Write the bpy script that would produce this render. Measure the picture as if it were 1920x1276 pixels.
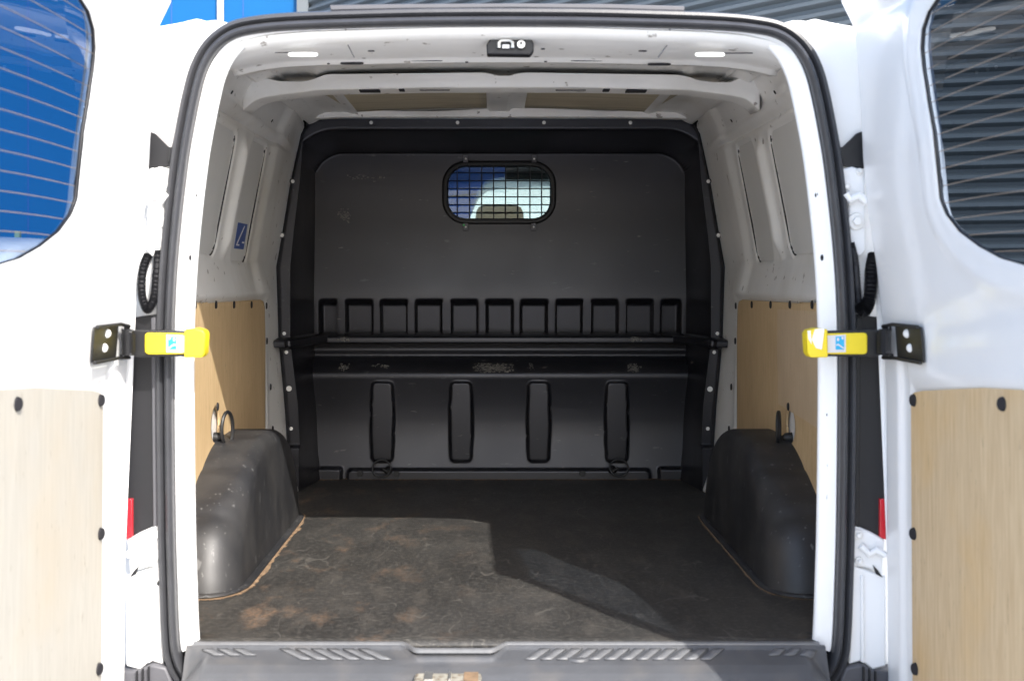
import bpy, bmesh, math, random
import numpy as np
from mathutils import Vector, Matrix
random.seed(7); np.random.seed(7)
for o in list(bpy.data.objects): bpy.data.objects.remove(o)
S = bpy.context.scene; COL = S.collection
# ------------------------------------------------------------------ camera
F = 2400.0; CX = 924.0; CY = 520.0; H = 0.82          # pixels of a 1920 wide picture; load floor is z = 0
cam = bpy.data.cameras.new('camera'); co = bpy.data.objects.new('camera', cam); COL.objects.link(co)
co.location = (0, 0, H); co.rotation_euler = (math.pi/2, 0, 0)
cam.sensor_width = 36; cam.lens = 36*F/1920; cam.shift_x = (960-CX)/1920; cam.shift_y = -(638-CY)/1920
cam.clip_start = .05; cam.clip_end = 500
cam.dof.use_dof = True; cam.dof.focus_distance = 4.9; cam.dof.aperture_fstop = 5.6
S.camera = co
# ------------------------------------------------------------------ light
L = Vector((-.55, 1.096, -1.0)).normalized()
elev = math.asin(-L.z)
W = bpy.data.worlds.new('World'); S.world = W; W.use_nodes = True
nt = W.node_tree; bg = nt.nodes['Background']; sky = nt.nodes.new('ShaderNodeTexSky')
sky.sky_type = 'NISHITA'; sky.sun_disc = False; sky.sun_elevation = elev
sky.sun_rotation = math.atan2(-L.x, -L.y)
sky.dust_density = 2.0
nt.links.new(sky.outputs[0], bg.inputs[0]); bg.inputs[1].default_value = .15
sl = bpy.data.lights.new('sun', 'SUN'); sl.energy = 2.6; sl.angle = math.radians(.5); sl.color = (1, .96, .9)
so = bpy.data.objects.new('sun', sl); COL.objects.link(so)
so.rotation_euler = L.to_track_quat('-Z', 'Y').to_euler()
vs_ = S.view_settings; vs_.view_transform = 'Standard'; vs_.look = 'None'; vs_.exposure = 1.62; vs_.gamma = 1
vs_.use_curve_mapping = False
S.cycles.max_bounces = 10; S.cycles.diffuse_bounces = 6; S.cycles.transparent_max_bounces = 16
# ------------------------------------------------------------------ materials
def pmat(name, col, rough=.5, metal=0, var=.06, vscale=6, bump=0, bscale=200, spec=.5, coat=0, dirt=None, emit=0, stretch=(1,1,1), rvar=.0):
    m = bpy.data.materials.new(name); m.use_nodes = True; n = m.node_tree; p = n.nodes['Principled BSDF']
    tc = n.nodes.new('ShaderNodeTexCoord'); mp = n.nodes.new('ShaderNodeMapping'); mp.inputs['Scale'].default_value = stretch
    n.links.new(tc.outputs['Object'], mp.inputs[0])
    nz = n.nodes.new('ShaderNodeTexNoise'); nz.inputs['Scale'].default_value = vscale; nz.inputs['Detail'].default_value = 8
    nz.inputs['Roughness'].default_value = .6
    n.links.new(mp.outputs[0], nz.inputs['Vector'])
    cr = n.nodes.new('ShaderNodeValToRGB'); c = np.array(col)
    cr.color_ramp.elements[0].position = .3; cr.color_ramp.elements[1].position = .7
    cr.color_ramp.elements[0].color = (*np.clip(c*(1-var), 0, 1), 1); cr.color_ramp.elements[1].color = (*np.clip(c*(1+var), 0, 1), 1)
    n.links.new(nz.outputs[0], cr.inputs[0]); last = cr.outputs[0]
    if dirt:
        for (dc, amt, sc, lo, hi, st) in dirt:
            m2 = n.nodes.new('ShaderNodeMapping'); m2.inputs['Scale'].default_value = st; m2.inputs['Location'].default_value = (sc, 3.1, 7.7)
            n.links.new(tc.outputs['Object'], m2.inputs[0])
            nd = n.nodes.new('ShaderNodeTexNoise'); nd.inputs['Scale'].default_value = sc; nd.inputs['Detail'].default_value = 6
            n.links.new(m2.outputs[0], nd.inputs['Vector'])
            mr = n.nodes.new('ShaderNodeMapRange'); mr.inputs[1].default_value = lo; mr.inputs[2].default_value = hi; mr.inputs[3].default_value = 0; mr.inputs[4].default_value = amt
            n.links.new(nd.outputs[0], mr.inputs[0])
            mx = n.nodes.new('ShaderNodeMixRGB'); mx.inputs[2].default_value = (*dc, 1)
            n.links.new(mr.outputs[0], mx.inputs[0]); n.links.new(last, mx.inputs[1]); last = mx.outputs[0]
    n.links.new(last, p.inputs['Base Color'])
    p.inputs['Roughness'].default_value = rough; p.inputs['Metallic'].default_value = metal
    p.inputs['Specular IOR Level'].default_value = spec; p.inputs['Coat Weight'].default_value = coat
    p.inputs['Coat Roughness'].default_value = .08
    if rvar:
        mr = n.nodes.new('ShaderNodeMapRange'); mr.inputs[1].default_value = .3; mr.inputs[2].default_value = .7
        mr.inputs[3].default_value = rough-rvar; mr.inputs[4].default_value = rough+rvar
        n.links.new(nz.outputs[0], mr.inputs[0]); n.links.new(mr.outputs[0], p.inputs['Roughness'])
    if bump:
        nb = n.nodes.new('ShaderNodeTexNoise'); nb.inputs['Scale'].default_value = bscale; nb.inputs['Detail'].default_value = 3
        n.links.new(tc.outputs['Object'], nb.inputs['Vector'])
        b = n.nodes.new('ShaderNodeBump'); b.inputs['Strength'].default_value = bump; b.inputs['Distance'].default_value = .002
        n.links.new(nb.outputs[0], b.inputs['Height']); n.links.new(b.outputs[0], p.inputs['Normal'])
    if emit:
        p.inputs['Emission Color'].default_value = (1, .98, .93, 1); p.inputs['Emission Strength'].default_value = emit
    return m
def glass(name, tint, gl=.10):
    m = bpy.data.materials.new(name); m.use_nodes = True; n = m.node_tree; n.nodes.clear()
    out = n.nodes.new('ShaderNodeOutputMaterial'); t = n.nodes.new('ShaderNodeBsdfTransparent'); t.inputs[0].default_value = (*tint, 1)
    g = n.nodes.new('ShaderNodeBsdfGlossy'); g.inputs['Roughness'].default_value = .01
    fr = n.nodes.new('ShaderNodeFresnel'); fr.inputs[0].default_value = 1.45
    ml = n.nodes.new('ShaderNodeMath'); ml.operation = 'MULTIPLY'; ml.inputs[1].default_value = gl*10
    mx = n.nodes.new('ShaderNodeMixShader')
    n.links.new(fr.outputs[0], ml.inputs[0]); n.links.new(ml.outputs[0], mx.inputs[0])
    n.links.new(t.outputs[0], mx.inputs[1]); n.links.new(g.outputs[0], mx.inputs[2]); n.links.new(mx.outputs[0], out.inputs[0])
    return m
M = {}
M['paint'] = pmat('white_paint', (.85, .85, .845), .28, var=.015, coat=.4, bump=.05, bscale=40)
M['inner'] = pmat('inner_white_paint', (.80, .79, .765), .38, var=.05, vscale=4, bump=.08, bscale=30, coat=.1,
    dirt=[((.22, .19, .16), .8, 26, .665, .70, (1, 1, 1)), ((.45, .40, .31), .45, 2.3, .52, .75, (1, 1, 1))])
M['hole'] = pmat('dark_hole', (.012, .011, .014), .8)
M['seal'] = pmat('rubber_seal', (.042, .043, .048), .38, var=.12, vscale=20, bump=.15, bscale=400)
M['plastic'] = pmat('black_moulded_plastic', (.0105, .0108, .0135), .37, var=.15, spec=.60, vscale=3, bump=.10, bscale=600, rvar=.05,
    dirt=[((.13, .12, .11), .7, 17, .70, .76, (1, 1, 3.5)), ((.10, .10, .10), .35, 60, .68, .73, (.3, 1, 1))])
M['plastic'].node_tree.nodes['Principled BSDF'].inputs['Specular Tint'].default_value = (.93, .925, 1, 1)
M['blank'] = pmat('grey_white_blank', (.66, .655, .635), .45, var=.03, vscale=4)
M['dirtymetal'] = pmat('dirty_lock_metal', (.30, .285, .24), .5, var=.4, vscale=60, dirt=[((.10, .06, .03), .8, 90, .5, .65, (1, 1, 1))])
M['arch'] = pmat('black_arch_plastic', (.017, .0175, .020), .52, var=.2, vscale=5, bump=.2, bscale=350, rvar=.07,
    dirt=[((.20, .20, .20), .5, 55, .66, .72, (1, 1, .22)), ((.07, .067, .064), .5, 7, .42, .72, (1, 1, .6)), ((.2, .2, .19), .5, 90, .68, .72, (1, 1, 1))])
M['sill'] = pmat('grey_sill_plastic', (.070, .073, .080), .42, var=.12, vscale=9, bump=.35, bscale=500,
    dirt=[((.13, .12, .11), .45, 12, .5, .75, (1, 1, 1))])
M['tread'] = pmat('worn_tread_plastic', (.125, .128, .135), .42, var=.12, vscale=30, bump=.1)
M['floor'] = None
M['black'] = pmat('black_metal', (.009, .009, .010), .48, var=.1, metal=.0)
M['blackpl'] = pmat('black_trim', (.007, .007, .009), .5, var=.1)
M['steel'] = pmat('zinc_steel', (.62, .62, .60), .3, metal=.9, var=.1, vscale=60)
M['whitecap'] = pmat('pale_rivet', (.75, .74, .72), .45)
M['yellow'] = pmat('yellow_plastic', (.80, .62, .02), .45, var=.05, vscale=30, dirt=[((.50, .33, .02), .4, 30, .62, .75, (1, 1, 1))])
M['chalk'] = pmat('white_scraped_film', (.82, .80, .74), .7)
M['label'] = pmat('label_white', (.72, .70, .72), .5)
M['cyan'] = pmat('label_cyan', (.02, .42, .72), .5)
M['blue'] = pmat('label_blue', (.06, .11, .33), .5)
M['red'] = pmat('red_lens', (.55, .01, .02), .15, coat=.5)
M['bronze'] = pmat('heater_filament', (.26, .20, .15), .5)
M['bluewall'] = pmat('blue_cladding', (.002, .092, .26), .5, var=.04, vscale=.5, spec=.2)
M['bluedoor'] = pmat('blue_loading_door', (.02, .07, .30), .5, var=.04, vscale=.8)
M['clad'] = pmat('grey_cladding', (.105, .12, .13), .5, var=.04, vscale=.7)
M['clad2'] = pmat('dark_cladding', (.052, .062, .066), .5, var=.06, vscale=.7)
M['ground'] = pmat('concrete_paving', (.43, .44, .46), .8, var=.15, vscale=2, bump=.3, bscale=30)
M['fence'] = pmat('green_fence_wire', (.16, .26, .22), .5)
M['fabric'] = pmat('grey_seat_fabric', (.30, .33, .34), .9, var=.1, vscale=60)
M['carpaint'] = pmat('white_car_paint', (.74, .76, .78), .2, coat=.6)
M['tyre'] = pmat('tyre_rubber', (.02, .02, .02), .8)
M['rim'] = pmat('grey_rim', (.35, .35, .36), .35, metal=.7)
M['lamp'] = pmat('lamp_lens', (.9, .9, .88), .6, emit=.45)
M['pad'] = pmat('tan_roof_pad', (.50, .44, .32), .85, var=.10, vscale=9, bump=.5, bscale=150, stretch=(.5, 3, 1), dirt=[((.28, .23, .16), .45, 7, .52, .75, (.6, 3, 1))])
M['dullgrey'] = pmat('grey_trim', (.085, .085, .095), .5, var=.04)
M['glass'] = glass('tinted_glass', (.30, .36, .45), .012)
M['cabglass'] = glass('clear_glass', (.72, .80, .80), .08)
M['carglass'] = pmat('dark_car_glass', (.01, .02, .025), .05, spec=.8)
# plywood
def wood(name, c1, c2, blotch, rough=.5, yellow=0):
    m = bpy.data.materials.new(name); m.use_nodes = True; n = m.node_tree; p = n.nodes['Principled BSDF']
    tc = n.nodes.new('ShaderNodeTexCoord'); mp = n.nodes.new('ShaderNodeMapping'); mp.inputs['Scale'].default_value = (9, 9, .9)
    n.links.new(tc.outputs['Object'], mp.inputs[0])
    a = n.nodes.new('ShaderNodeTexNoise'); a.inputs['Scale'].default_value = 9; a.inputs['Detail'].default_value = 9; a.inputs['Distortion'].default_value = .6
    n.links.new(mp.outputs[0], a.inputs['Vector'])
    cr = n.nodes.new('ShaderNodeValToRGB'); cr.color_ramp.elements[0].position = .3; cr.color_ramp.elements[1].position = .72
    cr.color_ramp.elements[0].color = (*c1, 1); cr.color_ramp.elements[1].color = (*c2, 1)
    n.links.new(a.outputs[0], cr.inputs[0])
    b = n.nodes.new('ShaderNodeTexNoise'); b.inputs['Scale'].default_value = 4; b.inputs['Detail'].default_value = 5
    n.links.new(tc.outputs['Object'], b.inputs['Vector'])
    mr = n.nodes.new('ShaderNodeMapRange'); mr.inputs[1].default_value = .48; mr.inputs[2].default_value = .72; mr.inputs[4].default_value = .55
    n.links.new(b.outputs[0], mr.inputs[0])
    mx = n.nodes.new('ShaderNodeMixRGB'); mx.inputs[2].default_value = (*blotch, 1)
    n.links.new(mr.outputs[0], mx.inputs[0]); n.links.new(cr.outputs[0], mx.inputs[1])
    c = n.nodes.new('ShaderNodeTexNoise'); c.inputs['Scale'].default_value = 30; c.inputs['Detail'].default_value = 4
    m3 = n.nodes.new('ShaderNodeMapping'); m3.inputs['Scale'].default_value = (3, 3, .8); n.links.new(tc.outputs['Object'], m3.inputs[0]); n.links.new(m3.outputs[0], c.inputs['Vector'])
    mr2 = n.nodes.new('ShaderNodeMapRange'); mr2.inputs[1].default_value = .66; mr2.inputs[2].default_value = .74; mr2.inputs[4].default_value = .4
    n.links.new(c.outputs[0], mr2.inputs[0])
    mx2 = n.nodes.new('ShaderNodeMixRGB'); mx2.inputs[2].default_value = (.16, .11, .06, 1)
    n.links.new(mr2.outputs[0], mx2.inputs[0]); n.links.new(mx.outputs[0], mx2.inputs[1])
    n.links.new(mx2.outputs[0], p.inputs['Base Color']); p.inputs['Roughness'].default_value = rough
    bp = n.nodes.new('ShaderNodeBump'); bp.inputs['Strength'].default_value = .08; n.links.new(a.outputs[0], bp.inputs['Height']); n.links.new(bp.outputs[0], p.inputs['Normal'])
    return m
M['ply'] = wood('plywood', (.55, .385, .20), (.66, .485, .28), (.47, .32, .165))
M['doorply'] = wood('worn_door_plywood', (.52, .375, .215), (.64, .49, .305), (.60, .37, .13), .6)
M['doorply2'] = wood('sunlit_door_plywood', (.39, .365, .315), (.445, .42, .365), (.44, .375, .28), .6)  # left panel: the sun's washed-out paleness is put into the wood colour
# cargo floor
def floor_mat():
    m = bpy.data.materials.new('load_floor_resin'); m.use_nodes = True; n = m.node_tree; p = n.nodes['Principled BSDF']
    tc = n.nodes.new('ShaderNodeTexCoord')
    def noise(sc, st, det=6, loc=(0, 0, 0)):
        mp = n.nodes.new('ShaderNodeMapping'); mp.inputs['Scale'].default_value = st; mp.inputs['Location'].default_value = loc
        n.links.new(tc.outputs['Object'], mp.inputs[0])
        a = n.nodes.new('ShaderNodeTexNoise'); a.inputs['Scale'].default_value = sc; a.inputs['Detail'].default_value = det; a.inputs['Roughness'].default_value = .62
        n.links.new(mp.outputs[0], a.inputs['Vector']); return a.outputs[0]
    def rng(x, lo, hi, a, b):
        r = n.nodes.new('ShaderNodeMapRange'); r.inputs[1].default_value = lo; r.inputs[2].default_value = hi; r.inputs[3].default_value = a; r.inputs[4].default_value = b
        n.links.new(x, r.inputs[0]); return r.outputs[0]
    def mul(x, y):
        q = n.nodes.new('ShaderNodeMath'); q.operation = 'MULTIPLY'; n.links.new(x, q.inputs[0]); n.links.new(y, q.inputs[1]); return q.outputs[0]
    def mix(f, a, colr):
        q = n.nodes.new('ShaderNodeMixRGB'); q.inputs[2].default_value = (*colr, 1); n.links.new(f, q.inputs[0]); n.links.new(a, q.inputs[1]); return q.outputs[0]
    big = noise(3, (1.2, .8, 1)); cr = n.nodes.new('ShaderNodeValToRGB')
    cr.color_ramp.elements[0].position = .3; cr.color_ramp.elements[1].position = .7
    cr.color_ramp.elements[0].color = (.019, .0185, .018, 1); cr.color_ramp.elements[1].color = (.031, .030, .0285, 1)
    n.links.new(big, cr.inputs[0]); c = cr.outputs[0]
    streak = noise(9, (1.6, .55, 1), 10, (2, 1, 0))
    c = mix(rng(streak, .5, .74, 0, .5), c, (.085, .076, .066))
    sx = n.nodes.new('ShaderNodeSeparateXYZ'); n.links.new(tc.outputs['Object'], sx.inputs[0])
    leftside = rng(sx.outputs[0], .1, -.55, .0, 1)
    sand = mul(rng(noise(120, (1, .6, 1), 4), .40, .60, .25, 1), mul(rng(noise(7.5, (1.25, .6, 1), 12, (5.3, 2.2, 0)), .55, .69, 0, .72), leftside))
    c = mix(sand, c, (.23, .145, .09))
    c = mix(rng(noise(70, (1, 1, 1), 8, (4, 4, 4)), .50, .62, 0, .5), c, (.085, .08, .072))
    c = mix(rng(noise(22, (1, 6, 1), 8, (1, 4, 4)), .62, .66, 0, .35), c, (.12, .11, .10))
    c = mix(rng(noise(24, (7, 1, 1), 8, (7, 4, 1)), .65, .68, 0, .35), c, (.10, .10, .095))
    c = mix(rng(noise(260, (1, 1, 1), 2), .60, .70, 0, .55), c, (.20, .18, .15))
    c = mix(rng(noise(45, (1, 1.5, 1), 5, (9, 9, 9)), .70, .74, 0, .7), c, (.26, .19, .13))
    def ridge(x, w):
        a = n.nodes.new('ShaderNodeMath'); a.operation = 'SUBTRACT'; a.inputs[1].default_value = .5; n.links.new(x, a.inputs[0])
        b = n.nodes.new('ShaderNodeMath'); b.operation = 'ABSOLUTE'; n.links.new(a.outputs[0], b.inputs[0]); return rng(b.outputs[0], 0, w, 1, 0)
    for (sc_, st_, lc_) in ((9, (1, .25, 1), (3, 1, 5)), (12, (.3, 1, 1), (8, 2, 6)), (7, (.8, .5, 1), (1, 9, 2))):
        msk = rng(noise(5, (1, 1, 1), 4, (lc_[1], lc_[0], 3)), .52, .60, 0, .55)
        c = mix(mul(ridge(noise(sc_, st_, 1.5, lc_), .006), msk), c, (.14, .13, .115))
    n.links.new(c, p.inputs['Base Color'])
    n.links.new(rng(big, .3, .7, .48, .62), p.inputs['Roughness'])
    bp = n.nodes.new('ShaderNodeBump'); bp.inputs['Strength'].default_value = .35; bp.inputs['Distance'].default_value = .001
    n.links.new(noise(700, (1, 1, 1), 2), bp.inputs['Height']); n.links.new(bp.outputs[0], p.inputs['Normal'])
    return m
M['floor'] = floor_mat()
M['sand'] = pmat('sandy_dirt', (.22, .145, .085), .9, var=.4, vscale=40, bump=1, bscale=300)
M['scuff'] = pmat('grey_scuff', (.15, .142, .13), .7, var=.5, vscale=90, bump=1, bscale=300)
# ------------------------------------------------------------------ helpers
XC = .03
def P(px, py, Y): return Vector(((px-CX)*Y/F, Y, H-(py-CY)*Y/F))
def hw(px, Y): return abs((px-CX)*Y/F - XC)
def zz(py, Y): return H-(py-CY)*Y/F
def tag(o, label=None, cat=None, group=None, kind=None):
    if label: o['label'] = label
    if cat: o['category'] = cat
    if group: o['group'] = group
    if kind: o['kind'] = kind
    return o
def empty(name, loc, label, cat, group=None):
    o = bpy.data.objects.new(name, None); COL.objects.link(o); o.location = loc; o.empty_display_size = .3
    return tag(o, label, cat, group)
def link(name, me, mat, parent=None, smooth=True, bevel=0, solid=0, angle=40, soff=0):
    o = bpy.data.objects.new(name, me); COL.objects.link(o)
    if mat: me.materials.append(mat)
    if smooth:
        me.polygons.foreach_set('use_smooth', [True]*len(me.polygons))
        try: me.set_sharp_from_angle(angle=math.radians(angle))
        except Exception: pass
    if solid:
        md = o.modifiers.new('solid', 'SOLIDIFY'); md.thickness = solid; md.offset = soff
    if bevel:
        md = o.modifiers.new('bevel', 'BEVEL'); md.width = bevel; md.segments = 2; md.limit_method = 'ANGLE'; md.angle_limit = math.radians(35)
    if parent:
        o.parent = parent
        if parent.type == 'EMPTY': o.matrix_parent_inverse = Matrix.Translation(parent.location).inverted()
    return o
class MB:
    def __init__(s): s.bm = bmesh.new()
    def box(s, a, b):
        x0, y0, z0 = a; x1, y1, z1 = b
        v = [s.bm.verts.new(p) for p in ((x0,y0,z0),(x1,y0,z0),(x1,y1,z0),(x0,y1,z0),(x0,y0,z1),(x1,y0,z1),(x1,y1,z1),(x0,y1,z1))]
        for f in ((0,3,2,1),(4,5,6,7),(0,1,5,4),(1,2,6,5),(2,3,7,6),(3,0,4,7)): s.bm.faces.new([v[i] for i in f])
        return s
    def prism(s, pts, d):       # closed outline of 3D points, extruded by vector d
        d = Vector(d); a = [s.bm.verts.new(p) for p in pts]; b = [s.bm.verts.new(Vector(p)+d) for p in pts]
        s.bm.faces.new(a); s.bm.faces.new(b[::-1]); n = len(a)
        for i in range(n): s.bm.faces.new((a[i], b[i], b[(i+1) % n], a[(i+1) % n]))
        return s
    def tube(s, path, r, n=10, closed=False, cap=True):
        path = [Vector(p) for p in path]; rings = []; up = Vector((.13, .31, .94)); m = len(path)
        for i, p in enumerate(path):
            if closed: t = path[(i+1) % m]-path[i-1]
            else: t = path[min(i+1, m-1)]-path[max(i-1, 0)]
            t.normalize()
            if i: up = (prev - t*prev.dot(t))
            u = (up - t*up.dot(t)).normalized(); prev = u; w = t.cross(u)
            rr = r(i/(m-1)) if callable(r) else r
            rings.append([s.bm.verts.new(p+(u*math.cos(a)+w*math.sin(a))*rr) for a in [2*math.pi*k/n for k in range(n)]])
        for i in range(m if closed else m-1):
            A = rings[i]; B = rings[(i+1) % m]
            for k in range(n): s.bm.faces.new((A[k], A[(k+1) % n], B[(k+1) % n], B[k]))
        if cap and not closed: s.bm.faces.new(rings[0][::-1]); s.bm.faces.new(rings[-1])
        return s
    def cyl(s, c, axis, r, h, n=20, r2=None, dome=False):
        c = Vector(c); axis = Vector(axis).normalized(); q = axis.to_track_quat('Z', 'Y'); r2 = r if r2 is None else r2
        prof = [(r, 0), (r2, h)] if not dome else [(r, 0), (r, h*.35), (r*.85, h*.75), (r*.5, h*.97)]
        rings = [[s.bm.verts.new(c+q @ Vector((rr*math.cos(2*math.pi*k/n), rr*math.sin(2*math.pi*k/n), hh))) for k in range(n)] for rr, hh in prof]
        for A, B in zip(rings, rings[1:]):
            for k in range(n): s.bm.faces.new((A[k], A[(k+1) % n], B[(k+1) % n], B[k]))
        s.bm.faces.new(rings[0][::-1]); s.bm.faces.new(rings[-1]); return s
    def grid(s, rows):
        R = [[s.bm.verts.new(p) for p in r] for r in rows]
        for A, B in zip(R, R[1:]):
            for k in range(len(A)-1): s.bm.faces.new((A[k], A[k+1], B[k+1], B[k]))
        return s
    def build(s, name, mat, parent=None, smooth=True, bevel=0, solid=0, angle=40, soff=0):
        bmesh.ops.recalc_face_normals(s.bm, faces=s.bm.faces)
        me = bpy.data.meshes.new(name); s.bm.to_mesh(me); s.bm.free()
        return link(name, me, mat, parent, smooth, bevel, solid, angle, soff)
def sst(a, b, x):
    t = np.clip((x-a)/(b-a), 0, 1); return t*t*(3-2*t)
def rr(x, y, cx, cy, hx, hy, r):
    qx = np.abs(x-cx)-hx+r; qy = np.abs(y-cy)-hy+r
    return np.hypot(np.maximum(qx, 0), np.maximum(qy, 0))+np.minimum(np.maximum(qx, qy), 0)-r
def poly_sdf(X, Y, pts):       # negative inside
    pts = np.array(pts); d = np.full(X.shape, 1e9); inside = np.zeros(X.shape, bool); n = len(pts)
    for i in range(n):
        a = pts[i]; b = pts[(i+1) % n]; e = b-a; wx = X-a[0]; wy = Y-a[1]
        t = np.clip((wx*e[0]+wy*e[1])/max(e.dot(e), 1e-12), 0, 1)
        d = np.minimum(d, (wx-e[0]*t)**2+(wy-e[1]*t)**2)
        c = ((a[1] > Y) != (b[1] > Y))
        with np.errstate(divide='ignore', invalid='ignore'):
            inside ^= c & (X < (b[0]-a[0])*(Y-a[1])/(b[1]-a[1]+1e-15)+a[0])
    d = np.sqrt(d); return np.where(inside, -d, d)
def catmull(pts, n=8, closed=False):
    out = []; m = len(pts); p = [np.array(q, float) for q in pts]
    for i in range(m if closed else m-1):
        if closed: a, b, c, d = p[i-1], p[i], p[(i+1) % m], p[(i+2) % m]
        else: a, b, c, d = p[max(i-1, 0)], p[i], p[i+1], p[min(i+2, m-1)]
        for k in range(n):
            t = k/n; out.append(.5*((2*b)+(-a+c)*t+(2*a-5*b+4*c-d)*t*t+(-a+3*b-3*c+d)*t**3))
    if not closed: out.append(p[-1])
    return out
def hfield(name, us, vs, pos, mat, parent, hole=None, solid=0, angle=50, flip=False, soff=0):
    U, V = np.meshgrid(np.array(us, float), np.array(vs, float)); nv, nu = U.shape
    if hole is not None:
        cell = min(np.median(np.diff(us)), np.median(np.diff(vs))); e = cell*.2
        for _ in range(3):
            d = hole(U, V); gx = (hole(U+e, V)-hole(U-e, V))/(2*e); gy = (hole(U, V+e)-hole(U, V-e))/(2*e)
            g = np.hypot(gx, gy)+1e-9; msk = np.abs(d) < .71*cell
            U = np.where(msk, U-d*gx/g, U); V = np.where(msk, V-d*gy/g, V)
    X, Y, Z = pos(U, V); X = X+0*U; Y = Y+0*U; Z = Z+0*U
    verts = np.stack([X, Y, Z], -1).reshape(-1, 3)
    i = np.arange(nv*nu).reshape(nv, nu); q = np.stack([i[:-1, :-1], i[:-1, 1:], i[1:, 1:], i[1:, :-1]], -1).reshape(-1, 4)
    if hole is not None:
        cu = U.reshape(-1)[q].mean(1); cv = V.reshape(-1)[q].mean(1); q = q[hole(cu, cv) > 0]
    used = np.unique(q); rem = np.full(nv*nu, -1); rem[used] = np.arange(len(used)); q = rem[q]; verts = verts[used]
    if flip: q = q[:, ::-1]
    me = bpy.data.meshes.new(name); me.from_pydata(verts.tolist(), [], q.tolist()); me.update()
    return link(name, me, mat, parent, True, 0, solid, angle, soff)
def sweep(name, path, prof, mat, parent, closed=False, pclosed=False, angle=50, sc=None):
    """path: (h, z) points in the plane of the opening; prof: (n, Y), n measured towards the inside of the opening."""
    p = [np.array(q, float) for q in path]; m = len(p); rows = []
    c = np.array((0, .65))
    for i in range(m):
        t = (p[(i+1) % m]-p[i-1]) if closed else (p[min(i+1, m-1)]-p[max(i-1, 0)])
        t /= np.linalg.norm(t)+1e-9; nn = np.array((t[1], -t[0]))
        if nn.dot(c-p[i]) < 0: nn = -nn
        k_ = sc(p[i]) if sc else 1
        row = [Vector((XC+p[i][0]+nn[0]*a*k_, y, p[i][1]+nn[1]*a*k_)) for a, y in prof]
        if pclosed: row.append(row[0])
        rows.append(row)
    if closed: rows.append(rows[0])
    b = MB(); b.grid(rows); bmesh.ops.remove_doubles(b.bm, verts=b.bm.verts, dist=1e-6)
    return b.build(name, mat, parent, angle=angle)
# ================================================================== setting
GZ = -.60
g = MB(); g.grid([[(-150, -120, GZ), (150, -120, GZ)], [(-150, 200, GZ), (150, 200, GZ)]])
tag(g.build('ground', M['ground'], smooth=False), 'pale concrete yard under and around the parked van', None, None, 'structure')
def wall_strip(p0, p1, z0, z1, prof_step, depth, mat, name, parent):
    # horizontally corrugated sheet between two plan points
    a = Vector((*p0, 0)); b = Vector((*p1, 0)); d = (b-a).normalized(); n = Vector((d.y, -d.x, 0))
    if n.y > 0: n = -n
    rows = []; z = z0
    pr = [(0, 0), (.22, 0), (.48, 1), (.74, 1), (.92, 0)]
    while z < z1:
        for t, k in pr: rows.append([a+n*depth*k+Vector((0, 0, z+t*prof_step)), b+n*depth*k+Vector((0, 0, z+t*prof_step))])
        z += prof_step
    m = MB(); m.grid(rows); return m.build(name, mat, parent, smooth=False, solid=.002)
bl = empty('blue_building', (-9, 20, GZ), 'bright blue panelled building beyond the left side of the van roof', 'building')
m = MB(); m.box((-24, 20, GZ), (-3.05, 26, 8)); m.build('wall', M['bluewall'], bl, smooth=False)
for k in range(18):
    m = MB(); m.box((-3.9-1.12*k-.006, 19.993, GZ+.1), (-3.9-1.12*k+.006, 20.004, 7.9)); m.build('panel_joint', M['bluedoor'], bl, smooth=False)
x = (415-CX)*20/F
m = MB(); m.box((x-.045, 19.9, GZ), (x+.045, 19.98, 8)); m.build('downpipe', M['paint'], bl, smooth=False, bevel=.01)
gb = empty('grey_clad_building', (3.6, 13, GZ), 'grey building clad in horizontal corrugated metal sheet, behind and right of the van', 'building')
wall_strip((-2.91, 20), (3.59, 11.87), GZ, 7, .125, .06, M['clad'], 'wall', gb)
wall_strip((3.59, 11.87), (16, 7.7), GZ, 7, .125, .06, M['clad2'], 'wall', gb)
m = MB(); m.box((-3.04, 19.85, GZ), (-2.86, 20.1, 7)); m.build('corner_trim', M['clad'], gb, smooth=False)
# blue loading door on the grey wall
a = Vector((-2.91, 20, 0)); d = (Vector((3.59, 11.87, 0))-a).normalized(); n = Vector((-abs(d.y), -d.x, 0))
n = Vector((d.y, -d.x, 0)); n = n if n.y < 0 else -n
m = MB()
for k in range(6):
    q = [a+d*2.6+n*.06, a+d*8.2+n*.06]
    z0 = GZ+.02+k*.62
    m.prism([q[0]+Vector((0,0,z0)), q[1]+Vector((0,0,z0)), q[1]+Vector((0,0,z0+.60)), q[0]+Vector((0,0,z0+.60))], n*.05)
m.build('loading_door', M['bluedoor'], gb, smooth=False)
# fence
fe = empty('mesh_fence', (-6, 15.5, GZ), 'green wire mesh fence in front of the blue building', 'fence')
m = MB()
for k in range(120): m.box((-9+k*.05-.006, 15.5, GZ+.05), (-9+k*.05+.006, 15.506, 1.30))
for k in range(7): m.box((-9, 15.508, GZ+.1+k*.28), (-3.05, 15.514, GZ+.106+k*.28))
m.build('mesh_panel', M['fence'], fe, smooth=False)
for k in range(4):
    m = MB(); m.box((-8.9+k*1.55, 15.52, GZ), (-8.84+k*1.55, 15.58, 1.38)); m.build('post', M['fence'], fe, smooth=False)
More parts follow.
